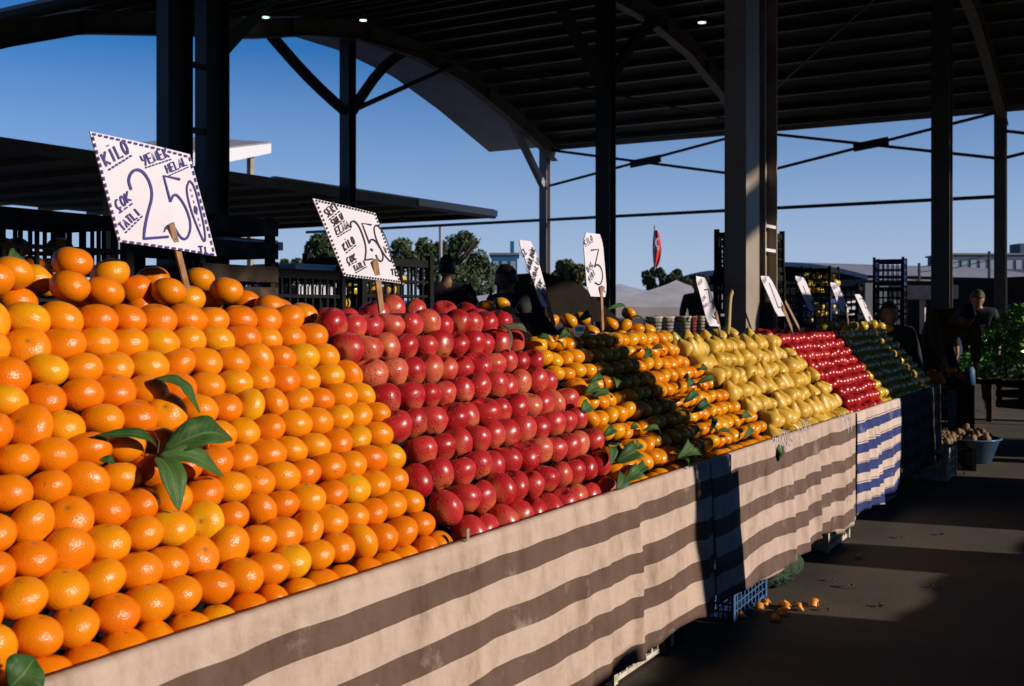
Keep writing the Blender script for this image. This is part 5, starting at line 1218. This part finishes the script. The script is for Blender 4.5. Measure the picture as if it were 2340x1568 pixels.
def tent(u, v, Y, wx, h, label, legs=2.0):
    p = onY(u, v, Y); c = empty('market_tent', (p.x, p.y, 0), R(25), label, 'tent', 'white market tents')
    zt = p.z; mb = MB(); n = 12; vs = []; fs = []
    for j in range(n + 1):
        k = j / n; z = zt - h * (k ** 0.8); r = wx / 2 * k
        for (sx, sy) in ((1, 1), (-1, 1), (-1, -1), (1, -1)): vs.append(Vector((sx * r + 1e-3 * sx, sy * r + 1e-3 * sy, z)))
    for j in range(n):
        for i in range(4): a = j * 4 + i; b = j * 4 + (i + 1) % 4; fs.append((a, a + 4, b + 4, b))
    r = wx / 2; zz = zt - h
    mb.add(vs, fs); o = mb.build('canopy_cloth', M['tarp'], c); s = o.modifiers.new('s', 'SOLIDIFY'); s.thickness = .01
    mb = MB()
    for a in range(4):
        m1 = Matrix.Rotation(a * math.pi / 2, 3, 'Z'); mb.box(m1 @ Vector((r + .002, 0, zz - .12)), (.012, wx, .24), m1)
    mb.build('valance', M['tarp'], c)
    for sx in (-1, 1):
        for sy in (-1, 1): mb = MB(); mb.box((sx * r * .97, sy * r * .97, (zz - .02) / 2), (.05, .05, max(.1, zz - .02))); mb.build('pole', M['steel'], c)
tent(1415, 648, 30, 5.0, .55, 'white tent top just right of the dark column with Y braces')
tent(1545, 640, 26, 4.2, .65, 'white peaked tent left of the large column, in front of the round tree')
tent(1230, 672, 34, 5, .4, 'low white tent top behind the mandarin sign')
tent(1135, 668, 30, 4, .35, 'low white tent top between the two dark-haired men')
# dark slanted awning behind mandarins
mb = MB(); a = [onD(1245, 622, 5.0), onD(1330, 652, 5.0), onD(1420, 735, 5.0), onD(1245, 735, 5.0)]
mb.add(a + [q + Vector((.6, .9, 0)) for q in a], [(0, 1, 2, 3), (7, 6, 5, 4), (0, 4, 5, 1), (1, 5, 6, 2), (2, 6, 7, 3), (3, 7, 4, 0)])
mb.box((a[0].x + .15, 5.3, .6), (.06, .06, 1.2)); mb.box((a[2].x - .1, 5.3, .55), (.06, .06, 1.1))
M['brown_tarp'] = mat('dark_brown_tarp', (0.014, 0.010, 0.008), 0.9, spec=0.1, build=noisy([(.3, (.010, .007, .006)), (.7, (.018, .013, .010))], 4, 5, .5))
tag(mb.build('covered_heap', M['brown_tarp']), 'goods under a dark brown tarpaulin behind the mandarins', 'tarpaulin')
# white marquee far right
c = onY(2108, 672, 22); mb = MB(); mb.box((c.x, c.y, c.z + .02), (2.6, 1.2, .25), Matrix.Rotation(.2, 3, 'Z')); mb.box((c.x, c.y, (c.z - .12) / 2), (.1, .1, c.z - .12))
tag(mb.build('awning', M['tarp']), 'white awning strip left of the right-hand dark column', 'awning')
# dark truck box at right
c = onY(2285, 640, 25); zt = c.z; t = empty('box_truck', (c.x, c.y, 0), R(40), 'dark parked truck body filling the far right behind the people', 'truck')
mb = MB(); mb.box((0, 0, (zt + .7) / 2), (5, 2.2, zt - .7)); mb.box((0, -1.106, zt - .05), (5.02, .02, .08)); mb.build('cargo_box', M['brown_tarp'], t, bevel=.02)
mb = MB(); mb.box((-3.3, 0, 1.2), (1.5, 2.0, 1.3)); mb.box((-3.45, 0, 1.95), (.9, 1.8, .3)); mb.build('cab', M['dark'], t, bevel=.08)
for x in (-3.2, 1.2):
    for yy in (-.95, .95):
        mb = MB(); pts = []; mb.tube([(x, yy - .12, .42), (x, yy + .12, .42)], .42, 20); w_ = mb.build('wheel', M['dark'], t)
mb = MB(); mb.box((0, 0, .62), (5, 1.2, .14)); mb.build('chassis', M['dark'], t)

# ------------------------------------------------------------------ far background
def arch_roof(u, v, Y, w_, h, label):
    p = onY(u, v, Y); c = empty('market_shed', (p.x, p.y, 0), R(60), label, 'shed')
    mb = MB(); n = 14; vs = []
    for i in range(n + 1):
        k = i / n; x = -w_ / 2 + w_ * k; z = p.z - h * (2 * k - 1) ** 2
        for yy in (-8, 8): vs.append(Vector((x, yy, z))); vs.append(Vector((x, yy, z - .25)))
    fs = []
    for i in range(n):
        a = i * 4; b = a + 4; fs += [(a, b, b + 2, a + 2), (a + 1, a + 3, b + 3, b + 1), (a, a + 1, b + 1, b), (a + 2, b + 2, b + 3, a + 3)]
    mb.add(vs, fs); mb.build('curved_roof', M['soffit'], c)
    mb = MB(); hh = p.z - h - .2
    mb.box((0, 0, hh / 2), (w_ * .95, 15.5, hh)); mb.build('wall', M['shedwall'], c)
M['shedwall'] = mat('shed_wall', (0.05, 0.06, 0.07), 0.8)
arch_roof(1965, 606, 70, 16, 1.0, 'low grey curved roof beyond the crates topped with blue')
arch_roof(1830, 622, 80, 12, .9, 'lower grey curved roof right of the large column')
def building(u0, u1, v0, Y, label, m, storeys, cols, name='apartment_block'):
    a, b = onY(u0, v0, Y), onY(u1, v0, Y); wv = (b - a); W = wv.length; ang = math.atan2(wv.y, wv.x); Hh = a.z
    c = empty(name, ((a + b) / 2).to_tuple()[:2] + (0,), ang, label, 'building')
    mb = MB(); mb.box((0, 5, Hh / 2), (W, 10, Hh)); mb.build('wall', M[m], c)
    sh = 3.2
    for i in range(storeys):
        for k in range(cols):
            x = -W / 2 + W * (k + .5) / cols; z = Hh - 1.6 - i * sh
            f = MB(); f.box((x, -.04, z), (W / cols * .6, .1, 1.5)); f.build('window', M['bwin'], c)
    mb = MB(); mb.box((0, 5, Hh + .15), (W + .6, 10.6, .3)); mb.build('roof', M['bwhite'], c)
    mb = MB(); mb.box((W * .3, 5, Hh + 1.2), (W * .16, 4, 1.8)); mb.build('roof_house', M[m], c)
M['bwin'] = mat('distant_window', (0.30, 0.36, 0.42), 0.3); M['bwhite'] = mat('distant_render', (0.16, 0.17, 0.19), 0.8)
M['bblue'] = mat('hazy_blue_wall', (0.06, 0.085, 0.13), 0.8); M['glassblue'] = mat('blue_glass_tower', (0.02, 0.12, 0.24), 0.25)
building(2172, 2420, 583, 180, 'distant blue-grey apartment block at the right horizon', 'bblue', 3, 12)
building(1123, 1182, 583, 150, 'distant blue glass tower left of the mandarin sign', 'glassblue', 5, 3, 'office_tower')
M['tree'] = mat('foliage_dark', (0.04, 0.07, 0.02), 0.7, build=noisy([(0.3, (0.025, 0.05, 0.018)), (0.7, (0.075, 0.11, 0.035))], 0.8, 3, 0))
M['tree_yellow'] = mat('foliage_yellow', (0.09, 0.09, 0.02), 0.7, build=noisy([(0.3, (0.06, 0.07, 0.02)), (0.7, (0.16, 0.14, 0.04))], 0.8, 3, 0))
def tree(u, v, Y, w_, h, label, m='tree', n=2600, round_=False):
    p = onY(u, v, Y); zt = p.z; c = empty('tree', (p.x, p.y, 0), 0, label, 'tree', 'trees beyond the market')
    tr = MB(); lean = random.uniform(-.3, .3); tr.tube([(0, 0, 0), (lean * .5, 0, zt * .35), (lean, .1, zt * .6), (lean, 0, zt * .85)], [.28, .22, .15, .05], 8)
    for k in range(7):
        a = random.uniform(0, 6.28); z = zt * random.uniform(.35, .7); tr.tube([(lean * .7, 0, z), (math.cos(a) * w_ * .2, math.sin(a) * w_ * .2, z + h * .15), (math.cos(a) * w_ * .38, math.sin(a) * w_ * .38, z + h * .3)], [.09, .06, .02], 6)
    tr.build('trunk', M['bark'], c, True)
    mb = MB(); lumps = []
    for k in range(26 if not round_ else 30):
        a = random.uniform(0, 6.28); r = w_ * .36 * math.sqrt(random.random()); z = zt - h * random.uniform(.12, .92); lim = math.sin(math.pi * min(1, max(.1, (zt - z) / h))) ** .5
        lumps.append((Vector((r * math.cos(a) * lim, r * math.sin(a) * lim, z)), random.uniform(.09, .20) * min(w_, h)))
    for i in range(int(n * 2.2)):
        cc, rr = random.choice(lumps); d = Vector((random.gauss(0, 1), random.gauss(0, 1), random.gauss(0, 1))).normalized() * rr * random.uniform(.5, 1.05) ** .6; q = cc + d
        s_ = random.uniform(.05, .12) * (Y / 60) ** .5; a = Vector((random.uniform(-1, 1), random.uniform(-1, 1), random.uniform(-1, 1))).normalized(); b = a.cross(Vector((random.uniform(-1, 1), random.uniform(-1, 1), random.uniform(-1, 1)))).normalized()
        mb.add([q + a * s_, q + b * s_ * .6, q - a * s_, q - b * s_ * .6], [(0, 1, 2, 3)])
    mb.build('crown', M[m], c)
tree(1032, 520, 48, 3.7, 4.2, 'tall dark green tree rising behind the man seen from behind', n=5200)
tree(1085, 572, 50, 2.6, 2.8, 'lower bushy tree leaning right of the tall one', n=3000)
tree(735, 528, 45, 1.6, 1.7, 'small tree seen under the canopy left of the apple sign', n=1500)
tree(918, 533, 46, 1.5, 1.6, 'small tree between the apple sign and the pole', n=1500)
tree(985, 545, 47, 2.0, 2.4, 'dark tree behind the crates right of the apple sign', n=2200)
tree(1300, 588, 42, 2.2, 1.6, 'yellow-green tree behind the thin pale column', m='tree_yellow', n=2600)
tree(1515, 612, 60, 3.6, 1.6, 'round dark green tree behind the peaked tent', n=3600, round_=True)
tree(1590, 628, 58, 2.6, 1.2, 'low dark tree just left of the large column', n=1800, round_=True)
tree(1140, 660, 36, 3, 1.0, 'low shrubby tree between the two men', n=1800)
tree(1220, 665, 38, 3, .8, 'low bright shrub below the glass tower', n=1200, m='tree_yellow')
tree(700, 585, 40, 4, 1.4, 'dark greenery low behind the wooden crates', n=2200)
# lamp pole near the tall tree
mb = MB(); p = onY(1007, 516, 30); mb.tube([(p.x, p.y, 0), (p.x, p.y, p.z)], .05, 8); tag(mb.build('lamp_pole', M['soffit']), 'thin pale pole in front of the tall green tree', 'pole')
# flag
p = onY(1496, 516, 60); c = empty('flagpole', (p.x, p.y, 0), label='tall flagpole with a hanging red flag bearing a white crescent and star', cat='flag')
mb = MB(); mb.tube([(0, 0, 0), (0, 0, p.z)], [.07, .05], 8); mb.build('pole', M['soffit'], c)
M['flagred'] = mat('red_flag_cloth', (0.55, 0.02, 0.02), 0.8)
mb = MB(); vs = []; ny_ = 26; nx_ = 8; q1 = onY(1496, 612, 60).z
def FW(k, j, off=0.0):
    z = p.z - .25 - (p.z - .25 - q1) * j
    wd = .1 + .42 * math.sin(math.pi * min(1, j * .95 + .05)) ** .6
    x = k * wd - wd * .2; return Vector((-SX * -1 * x * .9, -CX_ * x * .9 + .12 * math.sin(k * 7 + j * 3) * SX + off * -SX, z)) + Vector((-CX_ * off, 0, 0)) + Vector((.10 * math.sin(k * 7 + j * 3) * CX_, 0, 0))
for j in range(ny_ + 1):
    for i in range(nx_ + 1): vs.append(FW(i / nx_, j / ny_))
mb.add(vs, [(j * 9 + i, j * 9 + i + 1, j * 9 + i + 10, j * 9 + i + 9) for j in range(ny_) for i in range(nx_)])
fl = mb.build('flag', M['flagred'], c, True)
mb = MB(); base = FW(.5, .34, .03); e1 = Vector((SX, -CX_, 0)); e2 = Vector((0, 0, 1))
ring = [(.15 * math.cos(a), .26 * math.sin(a)) for a in [R(50 + i * 260 / 12) for i in range(13)]]; inn = [(.04 + .115 * math.cos(a), .20 * math.sin(a)) for a in [R(62 + i * 236 / 12) for i in range(13)]]
k0 = len(mb.v); mb.v += [base + e1 * x + e2 * y - Vector((CX_, SX, 0)) * .12 for x, y in ring + inn]; mb.f += [(k0 + i, k0 + i + 1, k0 + 13 + i + 1, k0 + 13 + i) for i in range(12)]
base2 = FW(.5, .5, .03); stp = [base2 + e1 * (.10 * (1 if i % 2 == 0 else .42) * math.cos(R(90 + 36 * i))) * .8 + e2 * (.12 * (1 if i % 2 == 0 else .42) * math.sin(R(90 + 36 * i))) - Vector((CX_, SX, 0)) * .12 for i in range(10)]
mb.add(stp, [tuple(range(10))]); mb.build('crescent_and_star', M['card'], c)
# wires on the right
mb = MB()
for v_ in (588, 600):
    a, b = onY(2100, v_ + 22, 60), onY(2260, v_ - 5, 60); mb.tube([a, a.lerp(b, .5) + Vector((0, 0, -.1)), b], .025, 5)
for e in (a, b): mb.tube([(e.x, e.y, 0), (e.x, e.y, e.z + .5)], .08, 6)
tag(mb.build('power_line', M['steel_dark']), 'pair of thin overhead wires near the right-hand dark column', 'wires')
# hazy hills on the horizon
mb = MB(); n = 60
for i in range(n + 1):
    an = R(-40 + i * 110 / n); d = Vector((math.cos(an), math.sin(an), 0)) * 520
    mb.v += [d + Vector((0, 0, -1)), d + Vector((0, 0, 6 + 5 * noise.noise(Vector((i * .17, 0, 0)))))]
mb.f += [(2 * i, 2 * i + 2, 2 * i + 3, 2 * i + 1) for i in range(n)]
M['hill'] = mat('far_hills', (0.07, 0.10, 0.13), 0.9); tag(mb.build('hills', M['hill']), kind='structure')

# ------------------------------------------------------------------ unseen opposite side of the aisle, built to cast the long shadows
def goods(t0, t1, y, h, label, kind='black', dy=0.4):
    """stall opposite: table with a closed front carrying a heap up to height h"""
    c = empty('market_stall', (t0, y, 0), label=label, cat='stall', group='stalls on the opposite side of the aisle')
    mb = MB(); mb.box(((t1 - t0) / 2, -.3, min(h, .6) / 2), (t1 - t0, .6, min(h, .6))); mb.build('table', M['wood'], c)
    if h > .6:
        mb = MB(); n = max(3, int((t1 - t0) / .12)); vs = []; fs = []
        for i in range(n + 1):
            x = (t1 - t0) * i / n; hh = .602 + (h - .6) * (1 - .12 * noise.noise(Vector((t0 + x * 3, 1, 1))))
            vs += [Vector((x, -.02, .602)), Vector((x, -.3, hh)), Vector((x, -.58, .602))]
        for i in range(n):
            a = i * 3; fs += [(a, a + 3, a + 4, a + 1), (a + 1, a + 4, a + 5, a + 2)]
        mb.add(vs, fs); mb.build('heap', M['burlap'], c)
YC = -2.0
for t0, t1, h in ((-2.0, 3.1, 1.24), (3.12, 3.98, 1.34), (4.0, 5.26, 1.20), (5.28, 6.24, 1.0), (6.26, 6.81, 1.26), (6.83, 7.54, 0.92), (7.56, 9.4, 1.32), (9.42, 10.8, .8)):  # heap heights shaped to lay lit and dark bands on the floor
    goods(t0, t1, YC, h, 'stall of goods across the aisle, off the right side of the view')
def shadow_caster(t0, t1, y, h, label, legs=0.0):  # added unseen box, sized to throw its shadow across the aisle
    c = empty('shadow_caster', ((t0 + t1) / 2, y, 0), label=label, cat='shadow_caster')
    w_ = t1 - t0; mb = MB(); mb.box((0, 0, h / 2), (w_, .4, h)); mb.build('carcass', M['wood'], c, bevel=.006)
    mb = MB(); mb.box((-w_ / 4, .207, h / 2), (w_ / 2 - .01, .012, h - .06)); mb.box((w_ / 4, .207, h / 2), (w_ / 2 - .01, .012, h - .06)); mb.build('door', M['dark'], c)
shadow_caster(4.20, 4.64, -0.62, 1.22, 'tall dark box added off view to shadow the mandarins')
crate('black', (4.37, -0.62, 1.22), 'black crate added off view on the shadow box, lowest of three', 0, (.58, .9, 1), 'unseen crates added above the shadow box')  # crates added so the upper part of the shadow is narrower
crate('black', (4.36, -0.62, 1.545), 'black crate added off view on the shadow box, middle of three', 0, (.58, .9, 1), 'unseen crates added above the shadow box')
crate('black', (4.35, -0.62, 1.87), 'topmost black crate added off view on the shadow box', 0, (.58, .9, 1), 'unseen crates added above the shadow box')
mb = MB(); mb.box((4.36, -0.62, 1.70), (.27, .27, .95)); tag(mb.build('shadow_bundle', M['burlap'], bevel=.03), 'solid bundle added inside the unseen crates to fill out their shadow', 'sacks')  # added solid core for the narrower upper shadow
shadow_caster(7.93, 9.05, -0.95, 2.3, 'wide dark box added off view to shadow the far stall')  # gaps between these added boxes let slits of sun through
shadow_caster(9.15, 9.42, -0.95, 2.3, 'narrow dark box added off view, leaving a sunlit slit on the far stall')
shadow_caster(10.45, 10.65, -0.95, 2.3, 'slim dark box added off view to shadow the end of the aisle')
shadow_caster(10.85, 12.25, -0.95, 2.3, 'long dark box added off view to shadow beyond the tub')
# unseen buildings added beside and behind the camera to block ambient sky light
def block(x, y, wx, wy, h, label):
    c = empty('sky_blocker', (x, y, 0), 0, label, 'building')
    mb = MB(); mb.box((0, 0, h / 2), (wx, wy, h)); mb.build('wall', M['blockwall'], c)
    mb = MB(); mb.box((0, 0, h + .1), (wx + .6, wy + .6, .2)); mb.build('roof', M['dark'], c)
    fx = wx > wy; L_ = max(wx, wy); n = int(L_ / 4)
    for i in range(n):
        q = -L_ / 2 + (i + .5) * L_ / n; mb = MB()
        if fx: mb.box((q, wy / 2 + .02, 1.5), (2.2, .06, 2.6))
        else: mb.box((wx / 2 + .02, q, 1.5), (.06, 2.2, 2.6))
        mb.build('shutter', M['dark'], c)
M['blockwall'] = mat('dull_render', (0.07, 0.065, 0.06), 0.9)
block(5, -30, 70, 6, 6.2, 'long low building added off view on the right to block low sky light')
block(-28, 0, 5, 60, 7, 'low building added behind the camera to block sky light')
